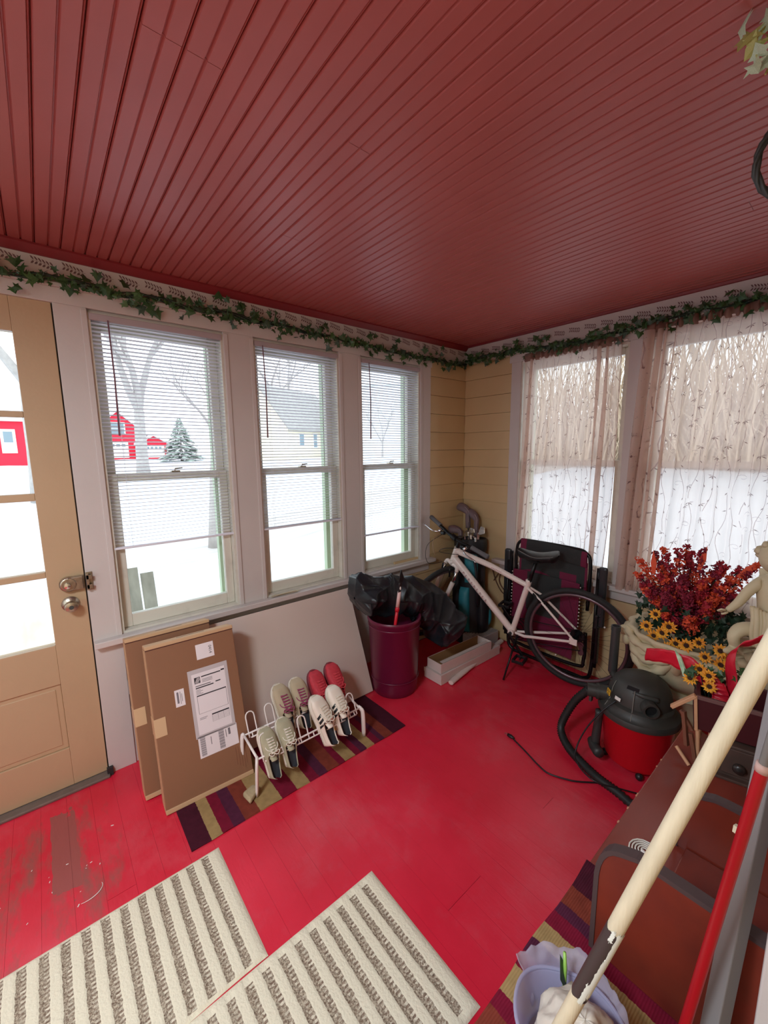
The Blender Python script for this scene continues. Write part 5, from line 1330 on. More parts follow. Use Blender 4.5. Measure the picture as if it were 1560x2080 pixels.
# carrying handle arch with recess
hx = V((math.cos(-.35), math.sin(-.35), 0)); hp_ = V((-hx.y, hx.x, 0)); vC = V((vx, vy, 0))
MB().tube(smoothpath([vC + hx * -.10 - hp_ * .07 + V((0, 0, .405)), vC + hx * -.03 - hp_ * .098 + V((0, 0, .415)), vC + hx * .06 - hp_ * .085 + V((0, 0, .418)), vC + hx * .115 - hp_ * .03 + V((0, 0, .408))], 5), .012, 8).build('carry_handle', M_vb, vc, smooth=True)
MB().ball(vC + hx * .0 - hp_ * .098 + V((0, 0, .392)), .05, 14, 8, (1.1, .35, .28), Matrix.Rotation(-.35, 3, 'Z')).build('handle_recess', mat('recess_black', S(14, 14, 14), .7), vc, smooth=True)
# emblem block on the top, power label, warning label, exhaust port
pd = V((math.cos(-.95), math.sin(-.95), 0)); pn = V((0, 0, 1))
Mp = Matrix((pn, pd.cross(pn) * -1, pd)).transposed()
MB().lathe([(.028, .0), (.034, 0), (.036, .012), (.034, .05), (.026, .05), (.025, .0)], vC + pd * .108 + V((0, 0, .375)), 24, Mp).build('exhaust_port', M_vb, vc, smooth=True, auto=40)
MB().lathe([(0, .035), (.0262, .035)], vC + pd * .108 + V((0, 0, .375)), 20, Mp).build('port_hole', mat('hole_black', S(6, 6, 6), .9), vc)
def onlid(a, z, r): return vC + V((math.cos(a) * r, math.sin(a) * r, z))
def tag_plate(name, a, z, r, w_, h_, m, tilt=.35):
    n = V((math.cos(a) * math.cos(tilt), math.sin(a) * math.cos(tilt), math.sin(tilt))); s = V((-math.sin(a), math.cos(a), 0)); u_ = n.cross(s)
    R3 = Matrix((s, u_, n)).transposed(); c = onlid(a, z, r)
    return MB().box(c, (w_, h_, .003), R3).build(name, m, vc, bevel=.001), R3, c
lb, R3, c3 = tag_plate('warning_label', -2.35, .374, .146, .030, .030, mat('yellow_label', S(222, 176, 50), .5), .12)
mb = MB()
for (dx, dy, a_, b_) in ((-.006, .003, .006, .008), (.006, .003, .006, .008), (0, -.008, .020, .002), (0, -.0115, .020, .0015), (0, .011, .018, .002)): mb.box(c3 + R3 @ V((dx, dy, .0018)), (a_, b_, .0006), R3)
mb.build('label_printing', mat('label_brown', S(90, 66, 30), .6), lb)
tag_plate('power_switch', -1.95, .372, .139, .030, .016, mat('switch_white', S(226, 224, 216), .4), .25)
tag_plate('embossed_badge', -1.55, .438, .106, .05, .020, M_black, .9)
mb = MB()
for a in (-2.35, -1.45): mb.tube([onlid(a, .30, .163), onlid(a, .345, .137), onlid(a, .40, .128), onlid(a, .435, .114)], .002, 5)
mb.build('moulding_seam', mat('dusty_seam', S(120, 118, 110), .7), vc)
# inlet and hose
ia = -2.68; ii = onlid(ia, .340, .12); idr = V((math.cos(ia), math.sin(ia), 0))
MB().tube([ii, ii + idr * .06], .036, 16).tube([ii + idr * .055, ii + idr * .068], .040, 16).tube([ii + idr * .068, ii + idr * .11], .033, 16).box(ii + idr * .09 - V((0, 0, .035)), (.012, .02, .05)).build('hose_inlet', M_vb, vc, smooth=True, auto=35)
hs = ii + idr * .10
HOSEPTS = [(1.392, -.750, .25), (1.347, -.765, .14), (1.340, -.79, .07), (1.398, -.838, .036), (1.483, -.885, .028), (1.591, -.930, .028), (1.691, -.95, .028)]
hpath = smoothpath([hs] + HOSEPTS + [(1.83, -1.0, .028)], 15)
hr = [.0185 + .0030 * (1 if i % 2 else -1) for i in range(len(hpath))]
MB().tube(hpath, hr, 14).build('hose', mat('hose_black', S(32, 34, 33), .5), vc, smooth=True)
wand = V((1.47, -.415, .0))
MB().tube([V((1.475, -.515, .36)), V((1.478, -.52, .62))], [.0225, .0215], 16).tube([V((1.478, -.52, .60)), V((1.478, -.52, .625))], .0235, 16).build('extension_wand', mat('wand_grey', S(58, 60, 60), .4), vc, smooth=True, auto=40)
MB().tube([V((1.478, -.52, .623)), V((1.478, -.52, .6262))], .0175, 14).build('wand_bore', mat('hole_black', S(6, 6, 6), .9), vc)
MB().tube([V((1.475, -.515, .36)), V((1.52, -.56, .345))], .02, 10).build('wand_clip', M_vb, vc, smooth=True)
# floor tool hanging on the drum side
fa = -2.45; f0 = onlid(fa, .24, .176); f1 = onlid(fa, .05, .185)
MB().tube([f0 + V((0, 0, .02)), f0, f1 + V((0, 0, .05)), f1], [.019, .018, .021, .026], 14).tube(smoothpath([f1 + V((-.02, .02, .022)), f1 + V((.0, -.01, .018)), f1 + V((.045, -.055, .022))], 4), [.026] * 8 + [.022], 12).build('floor_tool', mat('tool_black', S(52, 53, 52), .45), vc, smooth=True)
# caster feet
for k in range(4):
    a = k * PI / 2 + .5; MB().ball(onlid(a, .018, .13), .018, 10, 6).build('caster', M_black, vc, smooth=True)
# power cord with plug
cp = smoothpath([onlid(-1.95, .362, .15), onlid(-2.1, .30, .20), (1.50, -.86, .20), (1.475, -.90, .10), (1.50, -.95, .064), (1.60, -1.0, .060), (1.70, -.93, .040), (1.78, -.86, .02)], 10)
MB().tube(cp, .0035, 6).build('power_cord', M_black, vc, smooth=True)
cp2 = smoothpath([(1.60, -.93, .005), (1.54, -.99, .0045), (1.50, -1.02, .0045), (1.42, -1.055, .0045), (1.36, -1.045, .0045), (1.27, -1.01, .0045), (1.20, -.985, .0045), (1.17, -.975, .006)], 10)
pc = MB().tube(cp2, .0038, 6).build('power_cord', M_black, vc, smooth=True)
MB().tube([(1.175, -.975, .010), (1.155, -.973, .010), (1.135, -.972, .010)], [.006, .010, .009], 8).build('plug', M_black, pc, smooth=True)
MB().bb(1.115, 1.137, -.977, -.975, .007, .011).bb(1.115, 1.137, -.969, -.967, .007, .011).build('plug_prongs', M_chrome, pc)

# ================================================================== BENCH along the house wall
M_bench = mat('red_brown_bench', S(150, 64, 48), .3, col2=S(112, 50, 44), ns=4, stretch=(1, .35, 1), bump=.08, bs=30)
be = thing('wooden_bench', 'long red-brown varnished wooden bench seat along the right side of the porch', 'bench', (2.15, -1.9, 0))
MB().bb(1.886, 2.42, -2.92, -.862, .405, .4295).build('seat', M_bench, be, bevel=.004)
MB().bb(1.93, 2.38, -2.85, -2.82, 0, .405).build('leg_panel', M_bench, be, bevel=.003)
MB().bb(1.93, 2.38, -.93, -.90, 0, .405).build('leg_panel', M_bench, be, bevel=.003)
MB().bb(1.95, 1.972, -2.82, -.93, .30, .405).build('apron', M_bench, be, bevel=.003)
mb = MB(); rnd = random.Random(6)
for i in range(7):
    y = rnd.uniform(-1.75, -1.0); s = rnd.uniform(.002, .006); mb.box((1.8875, y, .4292), (.004, s * 2, .0012))
mb.build('worn_edge_chips', mat('bare_wood_chip', S(206, 150, 120), .8), be, kind='stuff')
M_rackw = mat('red_brown_rack', S(128, 48, 32), .35, col2=S(98, 38, 30), ns=6, bump=.06, bs=40)
M_band = mat('grey_brown_edge', S(74, 56, 56), .6)
br = thing('book_rack', 'low red-brown wooden rack with rounded end panels sitting on the bench', 'rack', (2.2, -1.72, .437))
def endpanel(x0, y, zt, name):
    pts = [(x0, .4372), (x0, zt - .10)] + [(x0 + .045 * (1 - math.cos(a)), zt - .10 + .085 * math.sin(a)) for a in (.3, .6, .9, 1.2)] + [(x0 + .045, zt - .012), (x0 + .075, zt), (x0 + .10, zt + .002), (2.42, zt + .002), (2.42, .4372)]
    p = MB().prism([(a, y - .010, b) for a, b in pts], (0, .02, 0)).build('end_panel', M_rackw, br, bevel=.003)
    out = [(a, b) for a, b in pts[:-1]]
    out = [(a - .0015, b) if i < 2 else (a - .001, b + .0012) if i < 7 else (a, b + .0015) for i, (a, b) in enumerate(out)]
    inn = []
    for i, (a, b) in enumerate(out):
        if i == 0: inn.append((a + .010, b))
        elif i == len(out) - 1: inn.append((a, b - .010))
        else:
            d = V((out[i + 1][0] - out[i - 1][0], out[i + 1][1] - out[i - 1][1])).normalized(); inn.append((a + d.y * .010, b - d.x * .010))
    mb = MB()
    for i in range(len(out) - 1):
        mb.prism([(out[i][0], y - .0125, out[i][1]), (out[i + 1][0], y - .0125, out[i + 1][1]), (inn[i + 1][0], y - .0125, inn[i + 1][1]), (inn[i][0], y - .0125, inn[i][1])], (0, .025, 0))
    mb.build('edge_band', M_band, p)
endpanel(1.975, -1.933, .733, 'a'); endpanel(2.022, -1.50, .636, 'b')
MB().bb(2.05, 2.42, -1.922, -1.512, .4375, .450).build('base_board', M_rackw, br, bevel=.003)
MB().bb(2.34, 2.36, -1.923, -1.51, .452, .62).build('back_board', M_rackw, br, bevel=.003)
co = thing('coiled_cord', 'small coil of white electrical cord with a plug on the bench', 'cord', (1.975, -1.592, .431))
M_cordw = mat('white_cord', S(224, 218, 206), .45)
sp_ = [V((1.975 + (.040 - .0074 * (k / 16)) * math.cos(k * PI / 8), -1.600 + (.044 - .0080 * (k / 16)) * math.sin(k * PI / 8), .4345 + .006 * (k / 90))) for k in range(74)]
MB().tube(sp_, .0022, 6).build('cord', M_cordw, co, smooth=True)
MB().box((2.004, -1.575, .452), (.024, .034, .022), Matrix.Rotation(.5, 3, 'Z')).build('plug', M_white, co, bevel=.005)
MB().box((1.978, -1.612, .442), (.010, .016, .012), Matrix.Rotation(1.2, 3, 'Z')).build('connector', M_white, co, bevel=.003)

# lavender bin with wrapped things, on the striped runner
M_lav = sheer_mat('lavender_plastic', S(206, 204, 230), .30, .5); M_lav.name = 'lavender_plastic'
lv = thing('lavender_bin', 'translucent lavender oval plastic bin on the bench beside the stick', 'bin', (2.035, -2.165, .4375))
def binf(u, v):
    a = u * 2 * PI; r = .080 + .020 * v; z = .439 + .085 * v + .008 * math.sin(a * 2) * v
    w_ = 1 + .012 * math.sin(a * 5) * v
    return V((2.035 + r * 1.0 * w_ * math.cos(a), -2.165 + r * .92 * w_ * math.sin(a), z))
MB().grid(binf, 48, 10, cu=True).build('wall', M_lav, lv, smooth=True, solid=.0018)
MB().tube([binf(k / 48, 1) for k in range(48)], .0035, 6, closed=True).build('rim', M_lav, lv, smooth=True)
MB().lathe([(0, 0), (.087, 0)], (2.035, -2.165, .4395), 30).build('bottom', M_lav, lv)
M_wrap = mat('crumpled_white_wrap', S(216, 204, 190), .45, n=.25, ns=12, bump=.5, bs=18)
MB().grid(lambda u, v: (lambda a, p: V((2.060, -2.175, .510)) + V((math.cos(a) * math.sin(p) * .078, math.sin(a) * math.sin(p) * .070, math.cos(p) * .078)) * (1 + .16 * noise.noise(V((math.cos(a) * math.sin(p) * 3, math.sin(a) * math.sin(p) * 3, math.cos(p) * 3))) + .10 * abs(noise.noise(V((math.cos(a) * 6, math.sin(a) * 6, math.cos(p) * 6))))))(u * 2 * PI, v * PI), 48, 30, cu=True).build('wrapped_bundle', M_wrap, smooth=True, tag=('crumpled white wrapped bundle sitting in the lavender bin', 'package'))
tp = MB()
def tiss(u, v):
    a = -2.2 + 2.9 * u + 1.2; r = .070 + .032 * v + .012 * noise.noise(V((a * 2.5, v * 2, 0))); z = .46 + .080 * v + .030 * noise.noise(V((a * 2.2, 7, 0))) * v + .012 * noise.noise(V((a * 7, 3, v)))
    a2 = a + 1.3
    return V((2.02 + r * math.cos(a2), -2.15 + r * math.sin(a2), z + .014 * noise.noise(V((u * 9, v * 5, 1)))))
MB().grid(tiss, 50, 10).build('tissue_paper', sheer_mat('lilac_tissue', S(224, 220, 240), .55, .5), smooth=True, tag=('lilac tissue paper crumpled around the rim of the lavender bin', 'paper'), solid=.0008)
gs = thing('green_sprig', 'green stem with a dark leaf sticking up inside the lavender bin', 'plant', (1.99, -2.10, .50))
MB().tube([(2.0, -2.12, .47), (1.99, -2.10, .545), (1.985, -2.095, .572)], [.003, .004, .003], 6).build('stem', mat('lime_stem', S(150, 196, 90), .4), gs, smooth=True)
MB().prism([(2.0, -2.11, .51), (1.985, -2.09, .54), (1.978, -2.10, .565), (1.99, -2.12, .54)], (.002, -.003, .001)).build('leaf', M_leafd, gs)

# ================================================================== POLES near the camera
M_stick = mat('bare_wood_handle', S(214, 200, 170), .6, n=.18, ns=5, stretch=(14, 14, 1.2), bump=.1, bs=30, detail=6)
ta = V((2.2112, -2.180, 1.282)); tb_ = V((2.096, -2.254, .825)); td = (tb_ - ta).normalized()
def tz(z): return ta + td * ((z - ta.z) / td.z)
wh_stick = thing('wooden_pole', 'thick bare wooden pole slanting across the right foreground with peeling black paint low down', 'pole', tz(.452))
MB().tube([tz(2.14), tz(1.6), tz(1.2), tz(.9), tz(.452)], [.0112, .0112, .0110, .0108, .0106], 20).build('shaft', M_stick, wh_stick, smooth=True, auto=60)
def sleeve(name, m, z0, z1, a0, a1, r, seed):
    e1 = td.cross(V((0, 0, 1))).normalized(); e2 = td.cross(e1)
    rn = random.Random(seed)
    def f(u, v):
        z = z0 + (z1 - z0) * v; a = a0 + (a1 - a0) * u
        jz = .006 * noise.noise(V((u * 8, seed, v))) * (1 if v in (0, 1) else 0)
        ja = .25 * noise.noise(V((v * 9, seed * 3, u))) * (1 if u in (0, 1) else 0)
        return tz(z + jz) + (e1 * math.cos(a + ja) + e2 * math.sin(a + ja)) * r
    MB().grid(f, 24, 16).build(name, m, wh_stick, smooth=True)
sleeve('black_paint', mat('peeling_black', S(58, 48, 46), .5), .765, .896, 0, 2 * PI, .0114, 2)
_e1 = td.cross(V((0, 0, 1))).normalized(); _e2 = td.cross(_e1); _c = (V((2.28, -2.8, 1.566)) - tz(.85)); _a = math.atan2(_c.dot(_e2), _c.dot(_e1))
_lf = _a + 0
for k, (z0, z1, d0, d1) in enumerate(((.83, .90, .55, 1.5), (.775, .85, .45, 1.6), (.762, .80, .2, .8), (.882, .90, -.1, .3))):
    sleeve('white_paint_patch', mat('peeling_white', S(214, 216, 206), .5), z0, z1, _a + d0 * -1, _a + d1 * -1, .0117, 5 + k)
M_redp = mat('red_pole', S(178, 18, 32), .35)
ra = V((2.219, -2.048, 1.077)); rb = V((2.175, -2.053, .617)); rd = (rb - ra).normalized()
def rz(z): return ra + rd * ((z - ra.z) / rd.z)
rp_ = thing('red_pole', 'slim glossy red pole standing to the right of the wooden pole', 'pole', rz(.438))
MB().tube([rz(1.105), rz(.45)], .0079, 18).build('shaft', M_redp, rp_, smooth=True, auto=60)
MB().tube([rz(1.50), rz(1.115), rz(1.105)], [.0064, .0064, .0083], 16).build('grey_top', mat('grey_top_tube', S(120, 116, 112), .4), rp_, smooth=True, auto=50)
MB().tube([rz(1.117), rz(1.104)], .0088, 16).build('pale_collar', mat('pale_collar', S(206, 170, 160), .5), rp_, smooth=True)
MB().tube([rz(.45), rz(.438)], .0085, 16).build('foot', M_black, rp_, smooth=True)
gp = thing('grey_bar', 'grey square metal bar standing right of the red pole', 'bar', (2.207, -2.14, .437))
ga, gb2 = V((2.200, -2.026, .438)), V((2.238, -1.881, 1.6)); gd = (gb2 - ga).normalized()
MB().beam(ga, gb2, .027, .027, up=V((-.55, -1, 0)).normalized()).build('bar', mat('grey_bar_paint', S(128, 124, 124), .5), gp, bevel=.002)
MB().beam(ga + gd * .50 + V((-.02, -.012, 0)), ga + gd * .512 + V((-.02, -.012, 0)), .008, .008).build('pale_peg', M_stick, gp)
MB().bb(2.250, 2.30, -2.02, -1.90, .4365, 1.35).build('white_board', M_trim, bevel=.004, tag=('white painted board standing upright at the bottom right corner', 'board'))

# ================================================================== CART PLANTER + drawer block on the bench
cu = V((.970, .242, 0)); cn = V((.242, -.970, 0)); c0 = V((1.957, -1.085, 0))
def cp_(a, b, z): return c0 + cu * a + cn * b + V((0, 0, z))
R3c = Matrix((cu, -cn, V((0, 0, 1)))).transposed()
M_mar = mat('maroon_planter', S(74, 24, 30), .45, n=.1, ns=5); M_lw = mat('light_wood', S(206, 154, 116), .6, n=.1, ns=8); M_mw = mat('mid_wood', S(118, 70, 50), .6, n=.2, ns=10)
ct = thing('planter_cart', 'small maroon wooden planter cart with light wood legs and handle on the bench', 'planter', cp_(.15, -.08, .43))
def cbox(name, a0, a1, b0, b1, z0, z1, m, **k): return MB().box(cp_((a0 + a1) / 2, (b0 + b1) / 2, (z0 + z1) / 2), (abs(a1 - a0), abs(b1 - b0), z1 - z0), R3c).build(name, m, ct, **k)
cbox('front_board', 0, .40, -.012, 0, .563, .69, M_mar, bevel=.002); cbox('back_board', 0, .40, -.19, -.178, .563, .69, M_mar, bevel=.002)
cbox('side_board', 0, .012, -.178, -.012, .563, .69, M_mar, bevel=.002); cbox('side_board', .388, .40, -.178, -.012, .563, .69, M_mar, bevel=.002)
cbox('bottom_board', .012, .388, -.178, -.012, .563, .573, M_mar); cbox('rim_strip', -.002, .402, -.001, .004, .678, .692, mat('worn_rim', S(110, 76, 74), .5), bevel=.001)
MB().beam(cp_(-.004, .004, .690), cp_(.008, .004, .560), .010, .008, up=cn).build('corner_strip', M_lw, ct, bevel=.001)
MB().beam(V((1.890, -1.105, .622)), cp_(-.004, .002, .690), .020, .012).build('handle_bar', M_lw, ct, bevel=.002)
MB().beam(V((1.925, -1.09, .615)), V((1.945, -1.095, .492)), .016, .012).build('post', M_mw, ct, bevel=.001)
MB().beam(V((1.954, -1.10, .548)), V((1.980, -1.10, .4325)), .016, .012).build('post', M_mw, ct, bevel=.001)
MB().beam(V((1.914, -1.08, .61)), V((1.957, -1.088, .553)), .012, .010).build('brace', M_mw, ct, bevel=.001)
MB().tube([V((1.916, -1.10, .474)), V((1.964, -1.125, .4385))], .0062, 12).build('dowel', M_lw, ct, smooth=True, auto=50)
MB().tube([cp_(.012, .006, .563), cp_(.022, .014, .4335)], .0065, 12).build('leg', M_lw, ct, smooth=True, auto=50)
MB().tube([cp_(.05, -.01, .563), cp_(.05, 0, .4335)], .0065, 12).build('leg', M_lw, ct, smooth=True, auto=50)
MB().tube([cp_(.35, -.01, .563), cp_(.35, 0, .4335)], .0065, 12).build('leg', M_lw, ct, smooth=True, auto=50)
MB().tube([cp_(.35, -.17, .563), cp_(.35, -.17, .4335)], .0065, 12).build('leg', M_lw, ct, smooth=True, auto=50)
MB().tube([cp_(.03, -.17, .563), cp_(.03, -.17, .4335)], .0065, 12).build('leg', M_lw, ct, smooth=True, auto=50)
dbx = thing('drawer_box', 'small weathered brown wooden box with a round dark knob on the bench under the cart', 'box', cp_(.16, .0, .4305))
M_wth = mat('weathered_brown', S(88, 66, 58), .6, n=.35, ns=14)
def dbox(name, a0, a1, b0, b1, z0, z1, m, **k): return MB().box(cp_((a0 + a1) / 2, (b0 + b1) / 2, (z0 + z1) / 2), (abs(a1 - a0), abs(b1 - b0), z1 - z0), R3c).build(name, m, dbx, **k)
dbox('case', .075, .30, -.14, .02, .4305, .552, M_wth, bevel=.003); 
dfr = dbox('drawer_front', .085, .22, .02, .028, .452, .545, M_wth, bevel=.002); dbox('foot_ledge', .07, .31, .02, .04, .4305, .440, M_wth, bevel=.002)
kc = cp_(.128, .028, .492); Mk = Matrix((cu, V((0, 0, 1)), cn)).transposed()
MB().lathe([(.007, 0), (.007, .008), (.017, .014), (.018, .022), (.012, .028), (0, .030)], kc, 18, Mk).build('knob', mat('dark_knob', S(44, 38, 36), .3), dfr, smooth=True)

# ================================================================== URN
M_urn = mat('cream_plaster', S(216, 200, 164), .6, n=.18, ns=6, bump=.1, bs=20)
ux, uy = 1.755, -.312
ur = thing('urn', 'large cream plaster urn with draped cloth relief, full of red and yellow flowers', 'urn', (ux, uy, 0))
def rib(th, z): return 1 + .030 * math.sin(th * 16) * max(0, min(1, (z - .36) / .1))
MB().lathe([(.0, .30), (.06, .30), (.10, .335), (.17, .37), (.225, .42), (.255, .48), (.262, .54), (.252, .58), (.262, .60), (.275, .615), (.268, .628), (.245, .62), (.235, .58), (.0, .56)], (ux, uy, 0), 64, fn=rib).build('bowl', M_urn, ur, smooth=True)
sw = MB()
for j in range(3):
    pts = []
    for k in range(64):
        a = 2 * PI * k / 64; d = abs(math.sin(a * 2.5 + .6))
        pts.append((ux + (.272 - .012 * j) * math.cos(a), uy + (.272 - .012 * j) * math.sin(a), .600 - .018 * j - (.03 + .05 * j) * d))
    sw.tube(pts, [.020 + .006 * math.sin(k * 1.9 + j) for k in range(64)], 9, closed=True)
sw.build('draped_relief', M_urn, ur, smooth=True)
for k in range(5):
    kn = MB()
    a = (k * PI - .6) / 2.5 ; c = V((ux + .278 * math.cos(a), uy + .278 * math.sin(a), .575))
    if c.y > -.03: c.y = -.03
    for q in range(5): kn.ball(c + V((.018 * math.cos(q * 1.25), .018 * math.sin(q * 1.25), .016 * math.sin(q * 2.2))), .021, 10, 7, (1, 1, 1.3), nz=.2)
    kn.ball(c - V((0, 0, .045)), .022, 10, 7, (1, 1, 1.6))
    kn.build('knotted_relief', M_urn, ur, smooth=True)
MB().lathe([(.0, 0), (.135, 0), (.14, .02), (.13, .05), (.10, .07), (.085, .12), (.075, .20), (.085, .26), (.11, .285), (.10, .305), (.06, .31)], (ux, uy, 0), 40).build('pedestal', M_urn, ur, smooth=True, auto=50)
MB().lathe([(0, .565), (.23, .565)], (ux, uy, 0), 30).build('soil', mat('soil', S(40, 30, 24), .9), ur)

# foliage, red sprays and sunflowers
def florets(mb, p, r, n, rnd, sq=1):
    for i in range(n):
        a, b = rnd.uniform(0, 6.28), rnd.uniform(-1, 1); q = p + V((math.cos(a) * (1 - b * b) ** .5, math.sin(a) * (1 - b * b) ** .5, b * sq)) * r * rnd.uniform(.4, 1)
        s = rnd.uniform(.0045, .0085); o = len(mb.v); ax_ = V((rnd.gauss(0, 1), rnd.gauss(0, 1), rnd.gauss(0, 1))).normalized(); t1 = ax_.orthogonal().normalized(); t2 = ax_.cross(t1)
        mb.add([q] + [q + (t1 * math.cos(k * 1.2566) + t2 * math.sin(k * 1.2566)) * s + ax_ * s * .35 for k in range(5)], [(0, 1 + k, 1 + (k + 1) % 5) for k in range(5)])
FM = [mat('deep_red_bloom', S(170, 34, 50), .7), mat('orange_red_bloom', S(222, 84, 50), .7), mat('crimson_bloom', S(134, 26, 52), .7)]
tips = [(1.533, -.42, .974), (1.597, -.40, 1.018), (1.643, -.44, 1.052), (1.690, -.42, 1.050), (1.732, -.36, 1.039), (1.785, -.42, 1.070), (1.70, -.30, 1.06), (1.877, -.42, 1.009), (1.93, -.40, 1.009), (1.990, -.42, 1.046), (1.538, -.45, .907), (1.567, -.46, .85), (1.66, -.50, .93), (1.74, -.52, .95), (1.82, -.50, .94), (1.90, -.50, .93), (1.62, -.53, .84), (1.70, -.56, .86), (1.78, -.56, .88), (1.86, -.54, .86), (1.94, -.45, .90), (1.60, -.32, .95), (1.84, -.30, 1.0), (1.70, -.555, .76), (1.80, -.57, .78)]
rnd = random.Random(12)
for i, tp_ in enumerate(tips):
    T = V(tp_); B_ = V((ux + rnd.uniform(-.05, .05), uy + rnd.uniform(-.06, .02), .57)); t = thing('flower_spray', 'feathery artificial spray of red and orange blooms standing in the cream urn', 'flower', B_, 'red flower sprays in the urn')
    d = (T - B_); mid = B_ + d * .5 + V((0, 0, .02)); pts = smoothpath([B_, mid, T], 5)
    MB().tube(pts, .0025, 5).build('stem', M_vine, t)
    mb = MB()
    m_a = rnd.choice((0, 0, 1, 2))
    for k in range(9):
        f = .52 + .48 * k / 8; q = B_ + (mid - B_) * 2 * f if f < .5 else mid + (T - mid) * (f - .5) * 2
        mb.m = m_a if rnd.random() < .6 else rnd.choice((0, 1, 2))
        florets(mb, q, .037 * (1.15 - .75 * (k / 8)), 22, rnd)
        for sgn in range(2):
            a = rnd.uniform(0, 6.28); q2 = q + V((math.cos(a), math.sin(a), .6)) * .030 * (1.2 - .8 * k / 8); florets(mb, q2, .014, 8, rnd)
    mb.build('blooms', FM, t, kind='stuff')
for (a, b), bl_ in zip((((1.60, -.42, .92), (1.590, -.42, 1.045)), ((1.785, -.42, .98), (1.808, -.42, 1.105)), ((1.93, -.42, .98), (2.005, -.42, 1.075)), ((1.86, -.40, .95), (1.885, -.40, 1.03))), ('leftmost pointed rust-red leaf rising out of the red sprays', 'tallest pointed rust-red leaf in the middle of the red sprays', 'long pointed rust-red leaf slanting right toward the cherub', 'short pointed rust-red leaf just right of the middle of the sprays')):
    a, b = V(a), V(b); d = b - a; s = V((d.z, 0, -d.x)).normalized() * .014
    MB().prism([a - s * .5, a + d * .45 - s, b, a + d * .45 + s, a + s * .5], (0, .004, 0)).build('bract', FM[1], tag=(bl_, 'leaf', 'pointed rust leaves in the urn'), bevel=.001)
fo = MB(); rnd = random.Random(5)
for i in range(300):
    a = rnd.uniform(0, 6.28); r = rnd.uniform(.02, .24); p = V((ux + r * math.cos(a), uy - .03 + r * math.sin(a) * .9, rnd.uniform(.60, .80)))
    if p.y > -.06: p.y = -.06
    m4 = leafmat(p, (rnd.gauss(0, 1), -1, .5), rnd.uniform(.018, .034), rnd); src = ivy_leaf(rnd.randrange(3)); fo.add([m4 @ v for v in src.v], src.f)
fo.build('foliage', mat('deep_green_foliage', S(30, 56, 36), .6), ur, kind='stuff')
M_pet = mat('sunflower_petal', S(248, 186, 50), .6, col2=S(226, 130, 34), ns=30); M_cen = mat('sunflower_centre', S(60, 32, 20), .9, bump=.4, bs=300)
def sunflower(label, grp, p, nrm, r, root):
    p = V(p); nrm = V(nrm).normalized(); e1 = nrm.orthogonal().normalized(); e2 = nrm.cross(e1)
    t = thing('sunflower', label, 'flower', p, grp)
    mb = MB()
    for ring, (n, rr, lift) in enumerate(((11, 1, .15), (9, .8, .35))):
        for k in range(n):
            a = 2 * PI * (k + .5 * ring) / n + rnd.uniform(-.08, .08); d = e1 * math.cos(a) + e2 * math.sin(a); s = nrm.cross(d); R_ = r * rr * rnd.uniform(.88, 1.08)
            mb.add([p + d * r * .25, p + d * R_ * .62 + s * r * .17 + nrm * lift * r * .5, p + d * R_ + nrm * lift * r * rnd.uniform(-.2, .6), p + d * R_ * .62 - s * r * .17 + nrm * lift * r * .5, p + d * R_ * .6 + nrm * (lift * r * .5 - .0015)], [(0, 1, 4), (1, 2, 4), (2, 3, 4), (3, 0, 4)])
    mb.build('petals', M_pet, t)
    Mc = Matrix((e1, e2, nrm)).transposed()
    MB().lathe([(r * .30, 0), (r * .30, r * .10), (r * .2, r * .20), (0, r * .14)], p, 12, Mc).build('centre', M_cen, t, smooth=True)
    MB().tube([p - nrm * .002, V(root) + (p - V(root)) * .5 - nrm * .01, V(root)], .002, 5).build('stem', M_vine, t)
for i, q in enumerate(((1.648, -.5, .737), (1.612, -.5, .665), (1.650, -.51, .628), (1.690, -.53, .662), (1.722, -.55, .606), (1.752, -.54, .633), (1.80, -.57, .651), (1.783, -.57, .604), (1.873, -.57, .622), (1.92, -.54, .66), (1.947, -.52, .627), (1.965, -.50, .60), (1.928, -.55, .600), (1.845, -.57, .68), (1.72, -.55, .71), (1.99, -.46, .66))):
    sunflower(('highest sunflower at the far left of the cream urn', 'sunflower furthest left over the urn rim', 'small sunflower at the lower left of the urn rim', 'sunflower above the left part of the urn rim, third from the left', 'sunflower low over the rim, left of the pair in the middle', 'middle sunflower of the row along the urn rim', 'sunflower just right of the middle of the urn rim', 'lower sunflower in the middle of the urn rim', 'sunflower right of the middle, above the long ribbon', 'upper sunflower near the cherub knee on the urn', 'right sunflower of the cluster beside the ribbon loop', 'lowest sunflower of the cluster beside the ribbon loop', 'sunflower in the cluster above the end of the ribbon tail', 'sunflower tucked under the red sprays right of the middle', 'sunflower tucked under the red sprays left of the middle', 'rightmost sunflower, behind the ribbon loop beside the cherub')[i], 'sunflowers in the urn', q, (rnd.uniform(-.4, .5), -1, rnd.uniform(-.1, .6)), rnd.uniform(.030, .038), (ux + (q[0] - ux) * .5, uy, .60))
for q, lb_ in (((1.918, -1.02, .715), 'open artificial sunflower facing out at the left end of the cart'), ((1.970, -1.01, .742), 'artificial sunflower beside the red ribbon in the cart'), ((1.976, -1.015, .705), 'half-open artificial sunflower low in the cart'), ((1.940, -1.0, .752), 'small artificial sunflower at the back of the cart')):
    sunflower(lb_, None, q, (.35, -1, .5), .026, (1.98, -.99, .60))
lf = MB()
